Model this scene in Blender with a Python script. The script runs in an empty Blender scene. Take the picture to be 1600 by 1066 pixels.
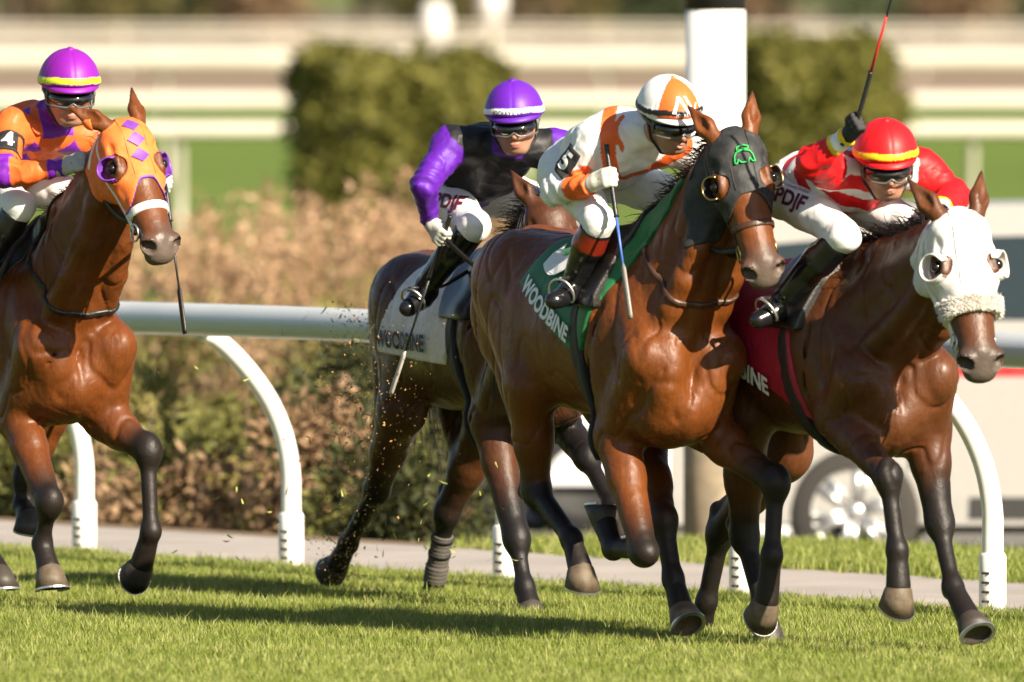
import bpy, bmesh, math, random
import numpy as np
from mathutils import Vector, Matrix

R_ = math.radians
SC = bpy.context.scene
COL = SC.collection
DEBUG = False

# ------------------------------------------------------------------ camera
CAM_H, F_PX, HORIZON = 2.75, 22000.0, -60.0        # focal length in photo pixels (1600 wide)
PITCH = math.atan((533.0 - HORIZON) / F_PX)
cd = bpy.data.cameras.new("camera")
cd.lens, cd.sensor_width = 495.0, 36.0
cd.clip_start, cd.clip_end = 1.0, 4000.0
cd.dof.use_dof = True
cd.dof.focus_distance = 57.6
cd.dof.aperture_fstop = 3.6
cam = bpy.data.objects.new("camera", cd)
COL.objects.link(cam)
cam.location = (0, 0, CAM_H)
cam.rotation_euler = (math.pi / 2 - PITCH, 0, 0)
SC.camera = cam

# ------------------------------------------------------------------ light
SUN_AZ, SUN_EL = R_(140.0), R_(31.0)               # azimuth from +Y towards +X
w = bpy.data.worlds.new("World")
SC.world = w
w.use_nodes = True
nt = w.node_tree
bg = nt.nodes["Background"]
sky = nt.nodes.new("ShaderNodeTexSky")
sky.sky_type = 'NISHITA'
sky.sun_disc = False
sky.sun_elevation, sky.sun_rotation = SUN_EL, SUN_AZ
sky.air_density, sky.dust_density = 1.0, 1.0
nt.links.new(sky.outputs[0], bg.inputs[0])
bg.inputs[1].default_value = 0.05
sl = bpy.data.lights.new("sun", 'SUN')
sl.energy, sl.angle, sl.color = 5.0, R_(0.5), (1.0, 0.87, 0.68)
sun = bpy.data.objects.new("sun", sl)
COL.objects.link(sun)
sdir = Vector((math.sin(SUN_AZ) * math.cos(SUN_EL), math.cos(SUN_AZ) * math.cos(SUN_EL), math.sin(SUN_EL)))
sun.rotation_euler = sdir.to_track_quat('Z', 'Y').to_euler()
sun.location = (20, 20, 20)
SC.view_settings.view_transform = 'Standard'
SC.view_settings.look = 'None'
SC.view_settings.exposure = 1.28
SC.view_settings.gamma = 1.0

# ------------------------------------------------------------------ frames
FWD = np.array([0, math.cos(PITCH), -math.sin(PITCH)])
UPV = np.array([0, math.sin(PITCH), math.cos(PITCH)])
EYE = np.array([0, 0, CAM_H])
HD = np.array([0.569, -0.8223, 0.0])               # running direction, parallel to the rail
LF = np.array([0.8223, 0.569, 0.0])                # to the runner's left

def ray(px, py):
    return FWD + np.array([1.0, 0, 0]) * (px - 800.0) / F_PX + UPV * (533.0 - py) / F_PX

def at_depth(px, py, Y):
    d = ray(px, py)
    return EYE + d * (Y / d[1])

# ------------------------------------------------------------------ objects
def tag(o, label=None, cat=None, group=None, kind=None):
    if label: o["label"] = label
    if cat: o["category"] = cat
    if group: o["group"] = group
    if kind: o["kind"] = kind
    return o

def empty(name, loc=(0, 0, 0), rz=0.0, label=None, cat=None, group=None):
    o = bpy.data.objects.new(name, None)
    o.empty_display_size = 0.2
    COL.objects.link(o)
    o.location = loc
    o.rotation_euler = (0, 0, rz)
    return tag(o, label, cat, group)

def mesh_obj(name, verts, faces, mat=None, parent=None, smooth=True, attrs=None):
    me = bpy.data.meshes.new(name)
    verts = np.asarray(verts, dtype=np.float32).reshape(-1, 3)
    if isinstance(faces, np.ndarray) and faces.ndim == 2:
        n, k = faces.shape
        me.vertices.add(len(verts)); me.vertices.foreach_set("co", verts.ravel())
        me.loops.add(n * k); me.loops.foreach_set("vertex_index", faces.astype(np.int32).ravel())
        me.polygons.add(n)
        me.polygons.foreach_set("loop_start", np.arange(0, n * k, k, dtype=np.int32))
        me.polygons.foreach_set("loop_total", np.full(n, k, dtype=np.int32))
        me.update(calc_edges=True)
        me.validate()
    else:
        me.from_pydata(verts.tolist(), [], [list(f) for f in faces])
        me.update()
    if smooth and len(me.polygons):
        me.polygons.foreach_set("use_smooth", np.ones(len(me.polygons), dtype=bool))
    if attrs:
        for k_, v in attrs.items():
            v = np.asarray(v, dtype=np.float32)
            if v.ndim == 1:
                a = me.attributes.new(k_, 'FLOAT', 'POINT'); a.data.foreach_set("value", v)
            else:
                if v.shape[1] == 3: v = np.hstack([v, np.ones((len(v), 1), np.float32)])
                a = me.attributes.new(k_, 'FLOAT_COLOR', 'POINT'); a.data.foreach_set("color", v.ravel())
    o = bpy.data.objects.new(name, me)
    if mat is not None: me.materials.append(mat)
    COL.objects.link(o)
    if parent is not None: o.parent = parent
    return o

class MB:
    """collects polygons for one mesh"""
    def __init__(s): s.v, s.f = [], []
    def add(s, v, f):
        b = len(s.v); s.v += [tuple(p) for p in v]; s.f += [tuple(i + b for i in q) for q in f]
    def box(s, c, d, rot=None):
        v = []
        for x in (-1, 1):
            for y in (-1, 1):
                for z in (-1, 1):
                    p = Vector((x * d[0] / 2, y * d[1] / 2, z * d[2] / 2))
                    if rot is not None: p = rot @ p
                    v.append(Vector(c) + p)
        s.add(v, [(0, 1, 3, 2), (4, 6, 7, 5), (0, 4, 5, 1), (2, 3, 7, 6), (0, 2, 6, 4), (1, 5, 7, 3)])
    def tube(s, pts, rad, n=10, cap=True, flat=None):
        pts = [np.array(p, float) for p in pts]
        m = len(pts)
        rad = [rad] * m if np.isscalar(rad) else list(rad)
        tang = []
        for i in range(m):
            t = pts[min(i + 1, m - 1)] - pts[max(i - 1, 0)]
            tang.append(t / (np.linalg.norm(t) + 1e-9))
        ref = np.array([0, 0, 1.0]) if abs(tang[0][2]) < .9 else np.array([1.0, 0, 0])
        if flat is not None: ref = np.array(flat[0], float)
        b0 = len(s.v); nrm = ref
        for i in range(m):
            if flat is not None and len(flat) > 2: nrm = np.array(flat[2][i], float)
            nrm = nrm - tang[i] * nrm.dot(tang[i]); nrm = nrm / (np.linalg.norm(nrm) + 1e-9)
            bn = np.cross(tang[i], nrm)
            fx = 1.0 if flat is None else flat[1]
            for j in range(n):
                a = 2 * math.pi * j / n
                s.v.append(tuple(pts[i] + rad[i] * (nrm * math.cos(a) * fx + bn * math.sin(a))))
        for i in range(m - 1):
            for j in range(n):
                j2 = (j + 1) % n
                s.f.append((b0 + i * n + j, b0 + i * n + j2, b0 + (i + 1) * n + j2, b0 + (i + 1) * n + j))
        if cap:
            s.f.append(tuple(b0 + j for j in range(n))[::-1])
            s.f.append(tuple(b0 + (m - 1) * n + j for j in range(n)))
    def lathe(s, prof, c=(0, 0, 0), axis=(0, 0, 1), n=24):
        q = Vector((0, 0, 1)).rotation_difference(Vector(axis))
        b0 = len(s.v)
        for (r, z) in prof:
            for j in range(n):
                a = 2 * math.pi * j / n
                s.v.append(tuple(Vector(c) + q @ Vector((r * math.cos(a), r * math.sin(a), z))))
        for i in range(len(prof) - 1):
            for j in range(n):
                j2 = (j + 1) % n
                s.f.append((b0 + i * n + j, b0 + i * n + j2, b0 + (i + 1) * n + j2, b0 + (i + 1) * n + j))
    def build(s, name, mat, parent=None, smooth=True):
        return mesh_obj(name, s.v, s.f, mat, parent, smooth)

def spline(pts, n):
    """Catmull-Rom through pts, n samples in all"""
    P = [np.array(p, float) for p in pts]
    P = [2 * P[0] - P[1]] + P + [2 * P[-1] - P[-2]]
    out = []
    m = len(P) - 3
    for k in range(n):
        t = k / (n - 1) * m
        i = min(int(t), m - 1); u = t - i
        a, b, c, d = P[i], P[i + 1], P[i + 2], P[i + 3]
        out.append(.5 * ((2 * b) + (c - a) * u + (2 * a - 5 * b + 4 * c - d) * u * u + (3 * b - a - 3 * c + d) * u ** 3))
    return out

def unit(v):
    v = np.array(v, float)
    return v / (np.linalg.norm(v) + 1e-12)

def sstep(a, b, x):
    t = np.clip((x - a) / (b - a), 0, 1)
    return t * t * (3 - 2 * t)

# ------------------------------------------------------------------ materials
def new_mat(name):
    m = bpy.data.materials.new(name); m.use_nodes = True
    return m, m.node_tree.nodes, m.node_tree.links, m.node_tree.nodes["Principled BSDF"]

def noise(N, L, scale, detail=4.0, rough=.55, vec=None, coord='Object', stretch=None):
    tc = N.new("ShaderNodeTexCoord")
    n = N.new("ShaderNodeTexNoise")
    n.inputs["Scale"].default_value = scale; n.inputs["Detail"].default_value = detail
    n.inputs["Roughness"].default_value = rough
    if stretch:
        mp = N.new("ShaderNodeMapping"); mp.inputs["Scale"].default_value = stretch
        L.new(tc.outputs[coord], mp.inputs[0]); L.new(mp.outputs[0], n.inputs["Vector"])
    else:
        L.new(tc.outputs[coord], n.inputs["Vector"])
    return n.outputs["Fac"]

def ramp(N, L, fac, stops):
    r = N.new("ShaderNodeValToRGB")
    e = r.color_ramp.elements
    while len(e) < len(stops): e.new(.5)
    for i, (p, c) in enumerate(stops):
        e[i].position = p; e[i].color = (*c, 1) if len(c) == 3 else c
    L.new(fac, r.inputs[0])
    return r.outputs[0]

def mixc(N, L, fac, a, b, mode='MIX'):
    m = N.new("ShaderNodeMix"); m.data_type = 'RGBA'; m.blend_type = mode
    for s, v in ((0, fac), (6, a), (7, b)):
        if hasattr(v, "is_output"): L.new(v, m.inputs[s])
        elif s == 0: m.inputs[0].default_value = v
        else: m.inputs[s].default_value = (*v, 1)
    return m.outputs[2]

def bump(N, L, B, h, strength, dist=.01):
    b = N.new("ShaderNodeBump"); b.inputs["Strength"].default_value = strength; b.inputs["Distance"].default_value = dist
    L.new(h, b.inputs["Height"]); L.new(b.outputs[0], B.inputs["Normal"])
    return b

def plain(name, col, rough=.5, metal=0.0, spec=.5, var=.12, scale=30.0, bmp=.0, bscale=200.0, coat=0.0, sheen=0.0):
    m, N, L, B = new_mat(name)
    f = noise(N, L, scale)
    a = tuple(max(0, c * (1 - var)) for c in col); b = tuple(min(1, c * (1 + var)) for c in col)
    L.new(ramp(N, L, f, [(.3, a), (.7, b)]), B.inputs["Base Color"])
    B.inputs["Roughness"].default_value = rough; B.inputs["Metallic"].default_value = metal
    B.inputs["Specular IOR Level"].default_value = spec
    B.inputs["Coat Weight"].default_value = coat
    if sheen:
        B.inputs["Sheen Weight"].default_value = sheen
    if bmp:
        bump(N, L, B, noise(N, L, bscale, 3), bmp, .004)
    return m

def attr_mat(name, rough=.6, var=.10, spec=.3, bmp=.25, bscale=60.0, sheen=0.0, attr="col", fine=0.0):
    """dyed cloth: colour from the piece's own pattern"""
    m, N, L, B = new_mat(name)
    at = N.new("ShaderNodeAttribute"); at.attribute_name = attr
    f = noise(N, L, 18.0)
    c = mixc(N, L, 1.0, at.outputs["Color"], ramp(N, L, f, [(.3, (1 - var,) * 3), (.7, (1.0,) * 3)]), 'MULTIPLY')
    L.new(c, B.inputs["Base Color"])
    B.inputs["Roughness"].default_value = rough; B.inputs["Specular IOR Level"].default_value = spec
    if sheen: B.inputs["Sheen Weight"].default_value = sheen
    if bmp: bump(N, L, B, noise(N, L, bscale, 4), bmp, .006)
    return m
# ------------------------------------------------------------------ solid modelling by blended distance fields
class Field:
    def __init__(s, lo, hi, h, big=.25):
        s.lo = np.array(lo, float); s.h = h
        s.n = np.ceil((np.array(hi, float) - s.lo) / h).astype(int) + 1
        s.a = np.full(s.n, big, np.float32)
    def sl(s, lo, hi):
        i0 = np.clip(np.floor((np.array(lo) - s.lo) / s.h).astype(int), 0, s.n)
        i1 = np.clip(np.ceil((np.array(hi) - s.lo) / s.h).astype(int) + 1, 0, s.n)
        ax = [(s.lo[k] + s.h * np.arange(i0[k], i1[k])).astype(np.float32) for k in range(3)]
        return tuple(slice(i0[k], i1[k]) for k in range(3)), ax[0][:, None, None], ax[1][None, :, None], ax[2][None, None, :]
    def put(s, fn, lo, hi, k, sub=False):
        sl, X, Y, Z = s.sl(np.array(lo) - (k + 3 * s.h), np.array(hi) + (k + 3 * s.h))
        if any(q.stop <= q.start for q in sl): return
        d = fn(X, Y, Z); a = s.a[sl]
        if sub:
            d = -d
            h = np.clip(.5 - .5 * (a - d) / k, 0, 1)
            s.a[sl] = a * (1 - h) + d * h + k * h * (1 - h)
        else:
            h = np.clip(.5 + .5 * (a - d) / k, 0, 1)
            s.a[sl] = a * (1 - h) + d * h - k * h * (1 - h)
    def cone(s, a, b, r1, r2, k=.03, flat=None, sub=False):
        """tapered limb; flat=(axis, factor): narrower along axis by factor"""
        a = np.array(a, float); b = np.array(b, float); m = max(r1, r2)
        ab = b - a; L2 = ab.dot(ab) + 1e-9
        def fn(X, Y, Z):
            x, y, z = X - a[0], Y - a[1], Z - a[2]
            t = np.clip((x * ab[0] + y * ab[1] + z * ab[2]) / L2, 0, 1)
            x = x - t * ab[0]; y = y - t * ab[1]; z = z - t * ab[2]
            if flat is not None:
                n = unit(flat[0]); q = (x * n[0] + y * n[1] + z * n[2]) * (flat[1] - 1)
                x = x + q * n[0]; y = y + q * n[1]; z = z + q * n[2]
            return (np.sqrt(x * x + y * y + z * z) - (r1 + (r2 - r1) * t)).astype(np.float32)
        s.put(fn, np.minimum(a, b) - m, np.maximum(a, b) + m, k, sub)
    def ell(s, c, r, k=.03, R=None, sub=False):
        c = np.array(c, float); r = np.array(r, float)
        R = np.eye(3) if R is None else np.array(R, float)      # rows: local axes
        ext = np.sqrt(((R * r[:, None]) ** 2).sum(0))
        def fn(X, Y, Z):
            x, y, z = X - c[0], Y - c[1], Z - c[2]
            p = [(R[i, 0] * x + R[i, 1] * y + R[i, 2] * z) / r[i] for i in range(3)]
            k0 = np.sqrt(p[0] ** 2 + p[1] ** 2 + p[2] ** 2)
            k1 = np.sqrt((p[0] / r[0]) ** 2 + (p[1] / r[1]) ** 2 + (p[2] / r[2]) ** 2)
            return (k0 * (k0 - 1) / (k1 + 1e-6)).astype(np.float32)
        s.put(fn, c - ext, c + ext, k, sub)
    def at(s, P):
        P = np.asarray(P, float)
        q = (P - s.lo) / s.h
        q = np.clip(q, 0, np.array(s.n) - 1.001)
        i = q.astype(int); f = (q - i)
        r = 0
        for dx in (0, 1):
            for dy in (0, 1):
                for dz in (0, 1):
                    wgt = (f[..., 0] if dx else 1 - f[..., 0]) * (f[..., 1] if dy else 1 - f[..., 1]) * (f[..., 2] if dz else 1 - f[..., 2])
                    r = r + wgt * s.a[i[..., 0] + dx, i[..., 1] + dy, i[..., 2] + dz]
        return r
    def resample(s, lo, hi, h):
        g = Field(lo, hi, h)
        X, Y, Z = np.meshgrid(*[g.lo[k] + h * np.arange(g.n[k]) for k in range(3)], indexing='ij')
        g.a = s.at(np.stack([X, Y, Z], -1)).astype(np.float32)
        return g, X, Y, Z
    def march(s, P, D, off=0.0, tmax=2.0):
        """points where rays P+tD first reach distance off"""
        P = np.asarray(P, float); D = np.asarray(D, float)
        t = np.zeros(P.shape[0])
        for _ in range(90):
            d = s.at(P + D * t[:, None]) - off
            t = np.minimum(t + np.clip(d * .7, -.02, .08), tmax)
        return P + D * t[:, None]
    def net(s, smooth=2):
        return surface_net(s.a, s.lo, s.h, smooth)

def surface_net(A, lo, h, smooth=2):
    S = A < 0
    nx, ny, nz = A.shape
    cnt = np.zeros((nx - 1, ny - 1, nz - 1), np.int8)
    for dx in (0, 1):
        for dy in (0, 1):
            for dz in (0, 1):
                cnt += S[dx:nx - 1 + dx, dy:ny - 1 + dy, dz:nz - 1 + dz]
    mask = (cnt > 0) & (cnt < 8)
    I = np.argwhere(mask)
    idx = np.full(mask.shape, -1, np.int32); idx[mask] = np.arange(len(I))
    acc = np.zeros((len(I), 3)); num = np.zeros(len(I))
    cor = [(0, 0, 0), (1, 0, 0), (0, 1, 0), (1, 1, 0), (0, 0, 1), (1, 0, 1), (0, 1, 1), (1, 1, 1)]
    val = [A[I[:, 0] + c[0], I[:, 1] + c[1], I[:, 2] + c[2]] for c in cor]
    for i in range(8):
        for j in range(i + 1, 8):
            if bin(i ^ j).count("1") != 1: continue
            va, vb = val[i], val[j]
            m = (va < 0) != (vb < 0)
            t = np.where(m, va / np.where(m, va - vb, 1), 0)
            p = np.array(cor[i])[None] + t[:, None] * (np.array(cor[j]) - np.array(cor[i]))[None]
            acc += np.where(m[:, None], p, 0); num += m
    V = lo + h * (I + acc / num[:, None])
    F = []
    for ax in range(3):
        o = [k for k in range(3) if k != ax]
        sa = [slice(1, -1)] * 3; sb = [slice(1, -1)] * 3
        sa[ax] = slice(0, A.shape[ax] - 1); sb[ax] = slice(1, A.shape[ax])
        a_, b_ = S[tuple(sa)], S[tuple(sb)]
        E = np.argwhere(a_ != b_)
        if not len(E): continue
        inside_first = a_[E[:, 0], E[:, 1], E[:, 2]]
        c = E.copy(); c[:, o[0]] += 1; c[:, o[1]] += 1
        def cell(d0, d1):
            q = c.copy(); q[:, o[0]] -= d0; q[:, o[1]] -= d1
            return idx[q[:, 0], q[:, 1], q[:, 2]]
        quad = np.stack([cell(1, 1), cell(0, 1), cell(0, 0), cell(1, 0)], 1)
        flip = inside_first if ax != 1 else ~inside_first
        quad[~flip] = quad[~flip][:, ::-1]
        F.append(quad)
    F = np.concatenate(F) if F else np.zeros((0, 4), int)
    F = F[(F >= 0).all(1)]
    for _ in range(smooth):
        V = relax(V, F)
    return V, F

def relax(V, F, lam=.5):
    acc = np.zeros_like(V); n = np.zeros(len(V))
    for i in range(4):
        a, b = F[:, i], F[:, (i + 1) % 4]
        for k in range(3):
            acc[:, k] += np.bincount(a, V[b, k], len(V)) + np.bincount(b, V[a, k], len(V))
        n += np.bincount(a, minlength=len(V)) + np.bincount(b, minlength=len(V))
    return V + lam * (acc / np.maximum(n, 1)[:, None] - V)

def seg_dist(P, a, b):
    a = np.array(a, float); b = np.array(b, float); ab = b - a
    t = np.clip(((P - a) @ ab) / (ab.dot(ab) + 1e-9), 0, 1)
    return np.linalg.norm(P - a - t[:, None] * ab, axis=1), t

def vnoise(P, scale, seed=0):
    """cheap smooth 3-D noise in -1..1"""
    rng = np.random.RandomState(seed)
    r = np.zeros(P.shape[:-1])
    for i in range(7):
        d = rng.normal(size=3); d /= np.linalg.norm(d)
        r += np.sin((P @ d) * scale * rng.uniform(.6, 1.7) + rng.uniform(0, 6.28) + 1.3 * np.sin((P @ rng.normal(size=3)) * scale * .5))
    return r / 3.2

def smax(a, b, k):
    h = np.clip(.5 - .5 * (a - b) / k, 0, 1)
    return a * (1 - h) + b * h + k * h * (1 - h)

def text_mesh(body, size, bold=.0, sub=4):
    """2-D vertices and faces of a line of text, centred on 0,0"""
    c = bpy.data.curves.new("t", 'FONT')
    c.body = body; c.size = size; c.align_x = 'CENTER'; c.align_y = 'CENTER'; c.offset = bold; c.resolution_u = 4
    o = bpy.data.objects.new("t", c); COL.objects.link(o)
    dg = bpy.context.evaluated_depsgraph_get(); dg.update()
    me = bpy.data.meshes.new_from_object(o.evaluated_get(dg))
    bpy.data.objects.remove(o); bpy.data.curves.remove(c)
    bm = bmesh.new(); bm.from_mesh(me); bpy.data.meshes.remove(me)
    bmesh.ops.triangulate(bm, faces=bm.faces)
    for _ in range(sub):
        es = [e for e in bm.edges if e.calc_length() > size * .12]
        if not es: break
        bmesh.ops.subdivide_edges(bm, edges=es, cuts=1)
        bmesh.ops.triangulate(bm, faces=bm.faces)
    v = np.array([p.co[:2] for p in bm.verts]); f = [[q.index for q in p.verts] for p in bm.faces]
    bm.free()
    return v, f
# ------------------------------------------------------------------ lie of the land
RD = np.array([0.569, -0.8223, 0.0]); RN = np.array([0.8223, 0.569, 0.0])   # along the inside rail / away from the turf
def ground_pt(px, py, z=0.0):
    d = ray(px, py); return EYE + d * ((z - CAM_H) / d[2])
R0 = ground_pt(132, 868); R1 = ground_pt(1551, 958)
RD = unit(R1 - R0); RN = np.array([-RD[1], RD[0], 0.0])
def tval(x, y): return (x - R0[0]) * RN[0] + (y - R0[1]) * RN[1]
T_NEAR = np.mean([tval(*ground_pt(px, py)[:2]) for px, py in ((0, 853), (400, 869), (830, 903), (1600, 950))])
T_GRASS = T_NEAR - .55      # the standing blades hide this much of the ground behind them
T_FAR = np.mean([tval(*ground_pt(px, py)[:2]) for px, py in ((0, 815), (400, 838), (830, 872), (1600, 918))])
def sm(a, b, x):
    t = np.clip((x - a) / (b - a), 0, 1); return t * t * (3 - 2 * t)
def s_at(px, t):
    d = ray(px, 900); A = np.array([[RD[0], -d[0]], [RD[1], -d[1]]]); o = R0 + RN * t
    return np.linalg.solve(A, np.array([EYE[0] - o[0], EYE[1] - o[1]]))[0]
S_V = s_at(690, T_FAR)
def zland(x, y):
    t = tval(x, y)
    s_ = (x - R0[0]) * RD[0] + (y - R0[1]) * RD[1]; o = 1.25 * sm(S_V - .6, S_V + .8, s_)     # the verge ends where the shrubs begin
    return -.75 * sm(T_FAR + .25 + o, T_FAR + 2.9 + o, t) + .75 * sm(32, 48, t)

def grid_axis(fine0, fine1, step, lo, hi):
    a = list(np.arange(fine0, fine1 + 1e-6, step)); d = step
    x = fine1
    while x < hi: d *= 1.35; x += d; a.append(min(x, hi))
    d = step; x = fine0; pre = []
    while x > lo: d *= 1.35; x -= d; pre.append(max(x, lo))
    return np.array(pre[::-1] + a)
gx = grid_axis(-22, 22, .6, -900, 900); gy = grid_axis(44, 126, .6, -30, 2500)
GX, GY = np.meshgrid(gx, gy, indexing='ij')
gv = np.stack([GX, GY, zland(GX, GY)], -1).reshape(-1, 3)
ny_ = len(gy)
ii, jj = np.meshgrid(np.arange(len(gx) - 1), np.arange(ny_ - 1), indexing='ij')
gf = np.stack([ii * ny_ + jj, (ii + 1) * ny_ + jj, (ii + 1) * ny_ + jj + 1, ii * ny_ + jj + 1], -1).reshape(-1, 4)
m, N, L, B = new_mat("lawn")
c1 = ramp(N, L, noise(N, L, 14.0, 6, .7), [(.3, (.085, .135, .024)), (.7, (.17, .24, .045))])
c2 = ramp(N, L, noise(N, L, .35, 3), [(.35, (.80, .85, .75)), (.65, (1.1, 1.05, 1.0))])
L.new(mixc(N, L, 1.0, c1, c2, 'MULTIPLY'), B.inputs["Base Color"]); B.inputs["Roughness"].default_value = .85; B.inputs["Specular IOR Level"].default_value = .15
bump(N, L, B, noise(N, L, 60, 4, .7), .6, .03)
tag(mesh_obj("ground", gv, gf, m), kind="structure")

def strip(name, t0, t1, mat, lift, s0=-60, s1=60, nt_=8, ns=160, kind="structure"):
    tt, ss = np.meshgrid(np.linspace(t0, t1, nt_), np.linspace(s0, s1, ns), indexing='ij')
    wob = np.where((tt == t0) | (tt == t1), .03 * np.sin(ss * 3.1) + .02 * np.sin(ss * 7.7), 0)
    P = R0[None, None] + (tt + wob)[..., None] * RN + ss[..., None] * RD
    P[..., 2] = zland(P[..., 0], P[..., 1]) + lift
    a, b = np.meshgrid(np.arange(nt_ - 1), np.arange(ns - 1), indexing='ij')
    f = np.stack([a * ns + b, (a + 1) * ns + b, (a + 1) * ns + b + 1, a * ns + b + 1], -1).reshape(-1, 4)
    return tag(mesh_obj(name, P.reshape(-1, 3), f, mat), kind=kind)
m, N, L, B = new_mat("path_asphalt")
c1 = ramp(N, L, noise(N, L, 90.0, 6, .75), [(.3, (.27, .248, .232)), (.7, (.45, .415, .39))])
c2 = ramp(N, L, noise(N, L, 1.3, 4), [(.3, (.80, .78, .76)), (.7, (1.08, 1.05, 1.02))])
L.new(mixc(N, L, 1.0, c1, c2, 'MULTIPLY'), B.inputs["Base Color"]); B.inputs["Roughness"].default_value = .9
bump(N, L, B, noise(N, L, 150, 3), .5, .006)
strip("path", T_GRASS - .05, T_FAR, m, .012)
m, N, L, B = new_mat("far_dirt")
L.new(ramp(N, L, noise(N, L, .6, 6, .6), [(.3, (.17, .115, .07)), (.7, (.25, .175, .115))]), B.inputs["Base Color"]); B.inputs["Roughness"].default_value = .95
tag(mesh_obj("dirt_track", [(-300, 285, .02), (300, 285, .02), (300, 372, .02), (-300, 372, .02)], [(0, 1, 2, 3)], m), kind="structure")
m, N, L, B = new_mat("scrub_soil")
L.new(ramp(N, L, noise(N, L, .4, 6, .65), [(.3, (.07, .06, .028)), (.7, (.15, .115, .06))]), B.inputs["Base Color"]); B.inputs["Roughness"].default_value = .95
tag(mesh_obj("far_ground", [(-300, 376, .02), (300, 376, .02), (400, 900, .02), (-400, 900, .02)], [(0, 1, 2, 3)], m), kind="structure")
m, N, L, B = new_mat("service_road")
L.new(ramp(N, L, noise(N, L, 20, 6, .7), [(.3, (.10, .095, .085)), (.7, (.16, .15, .135))]), B.inputs["Base Color"]); B.inputs["Roughness"].default_value = .95
strip("service_road", T_FAR + 5.2, T_FAR + 22, m, .012, -60, 80)

# ------------------------------------------------------------------ turf blades
def blade_mat(name, a, b, c):
    m, N, L, B = new_mat(name)
    oi = N.new("ShaderNodeObjectInfo"); tc = N.new("ShaderNodeTexCoord")
    sx = N.new("ShaderNodeSeparateXYZ"); L.new(tc.outputs["Object"], sx.inputs[0])
    col = ramp(N, L, oi.outputs["Random"], [(.0, a), (.55, b), (1.0, c)])
    L.new(col, B.inputs["Base Color"]); B.inputs["Roughness"].default_value = .5; B.inputs["Specular IOR Level"].default_value = .3
    tr = N.new("ShaderNodeBsdfTranslucent"); L.new(col, tr.inputs[0])
    mx = N.new("ShaderNodeMixShader"); mx.inputs[0].default_value = .30
    L.new(B.outputs[0], mx.inputs[1]); L.new(tr.outputs[0], mx.inputs[2])
    L.new(mx.outputs[0], N["Material Output"].inputs[0])
    return m
M_BLADE = blade_mat("grass_blade", (.125, .177, .022), (.225, .268, .050), (.385, .39, .14))
def tuft(seed, n=42, rad=.075, hmin=.022, hmax=.050, wd=.0036):
    rng = random.Random(seed); v, f = [], []
    for _ in range(n):
        x, y = rng.uniform(-rad, rad), rng.uniform(-rad, rad); h = rng.uniform(hmin, hmax) * (1.35 if rng.random() < .06 else 1); a = rng.uniform(0, 6.28)
        lx, ly = rng.gauss(0, .30) * h, rng.gauss(0, .30) * h
        dx, dy = math.cos(a) * wd * rng.uniform(.7, 1.3) / 2, math.sin(a) * wd / 2
        b = len(v)
        v += [(x - dx, y - dy, -.01), (x + dx, y + dy, -.01), (x + lx * .35 - dx * .9, y + ly * .35 - dy * .9, h * .55), (x + lx * .35 + dx * .9, y + ly * .35 + dy * .9, h * .55), (x + lx, y + ly, h)]
        f += [(b, b + 1, b + 3, b + 2), (b + 2, b + 3, b + 4)]
    me = bpy.data.meshes.new("tuft"); me.from_pydata(v, [], f); me.materials.append(M_BLADE)
    return bpy.data.objects.new("tuft", me)
tufts = bpy.data.collections.new("turf_tufts")
for q in range(7): tufts.objects.link(tuft(q))
def scatter(o, coll, density, smin, smax_, seed=0):
    ng = bpy.data.node_groups.new("scatter", 'GeometryNodeTree')
    ng.interface.new_socket("Geometry", in_out='INPUT', socket_type='NodeSocketGeometry')
    ng.interface.new_socket("Geometry", in_out='OUTPUT', socket_type='NodeSocketGeometry')
    n = ng.nodes; l = ng.links
    gi, go = n.new("NodeGroupInput"), n.new("NodeGroupOutput")
    ds = n.new("GeometryNodeDistributePointsOnFaces"); ds.inputs["Density"].default_value = density; ds.inputs["Seed"].default_value = seed
    ci = n.new("GeometryNodeCollectionInfo"); ci.inputs["Collection"].default_value = coll; ci.inputs["Separate Children"].default_value = True; ci.inputs["Reset Children"].default_value = True
    ip = n.new("GeometryNodeInstanceOnPoints"); ip.inputs["Pick Instance"].default_value = True
    rv = n.new("FunctionNodeRandomValue"); rv.data_type = 'FLOAT_VECTOR'
    rv.inputs[0].default_value = (-.06, -.06, 0); rv.inputs[1].default_value = (.06, .06, 6.283)
    rs = n.new("FunctionNodeRandomValue"); rs.data_type = 'FLOAT'; rs.inputs[2].default_value = smin; rs.inputs[3].default_value = smax_; rs.inputs["Seed"].default_value = 4
    l.new(gi.outputs[0], ds.inputs["Mesh"]); l.new(ds.outputs["Points"], ip.inputs["Points"]); l.new(ci.outputs[0], ip.inputs["Instance"])
    l.new(rv.outputs[0], ip.inputs["Rotation"]); l.new(rs.outputs[1], ip.inputs["Scale"]); l.new(ip.outputs[0], go.inputs[0])
    md = o.modifiers.new("scatter", 'NODES'); md.node_group = ng
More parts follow.
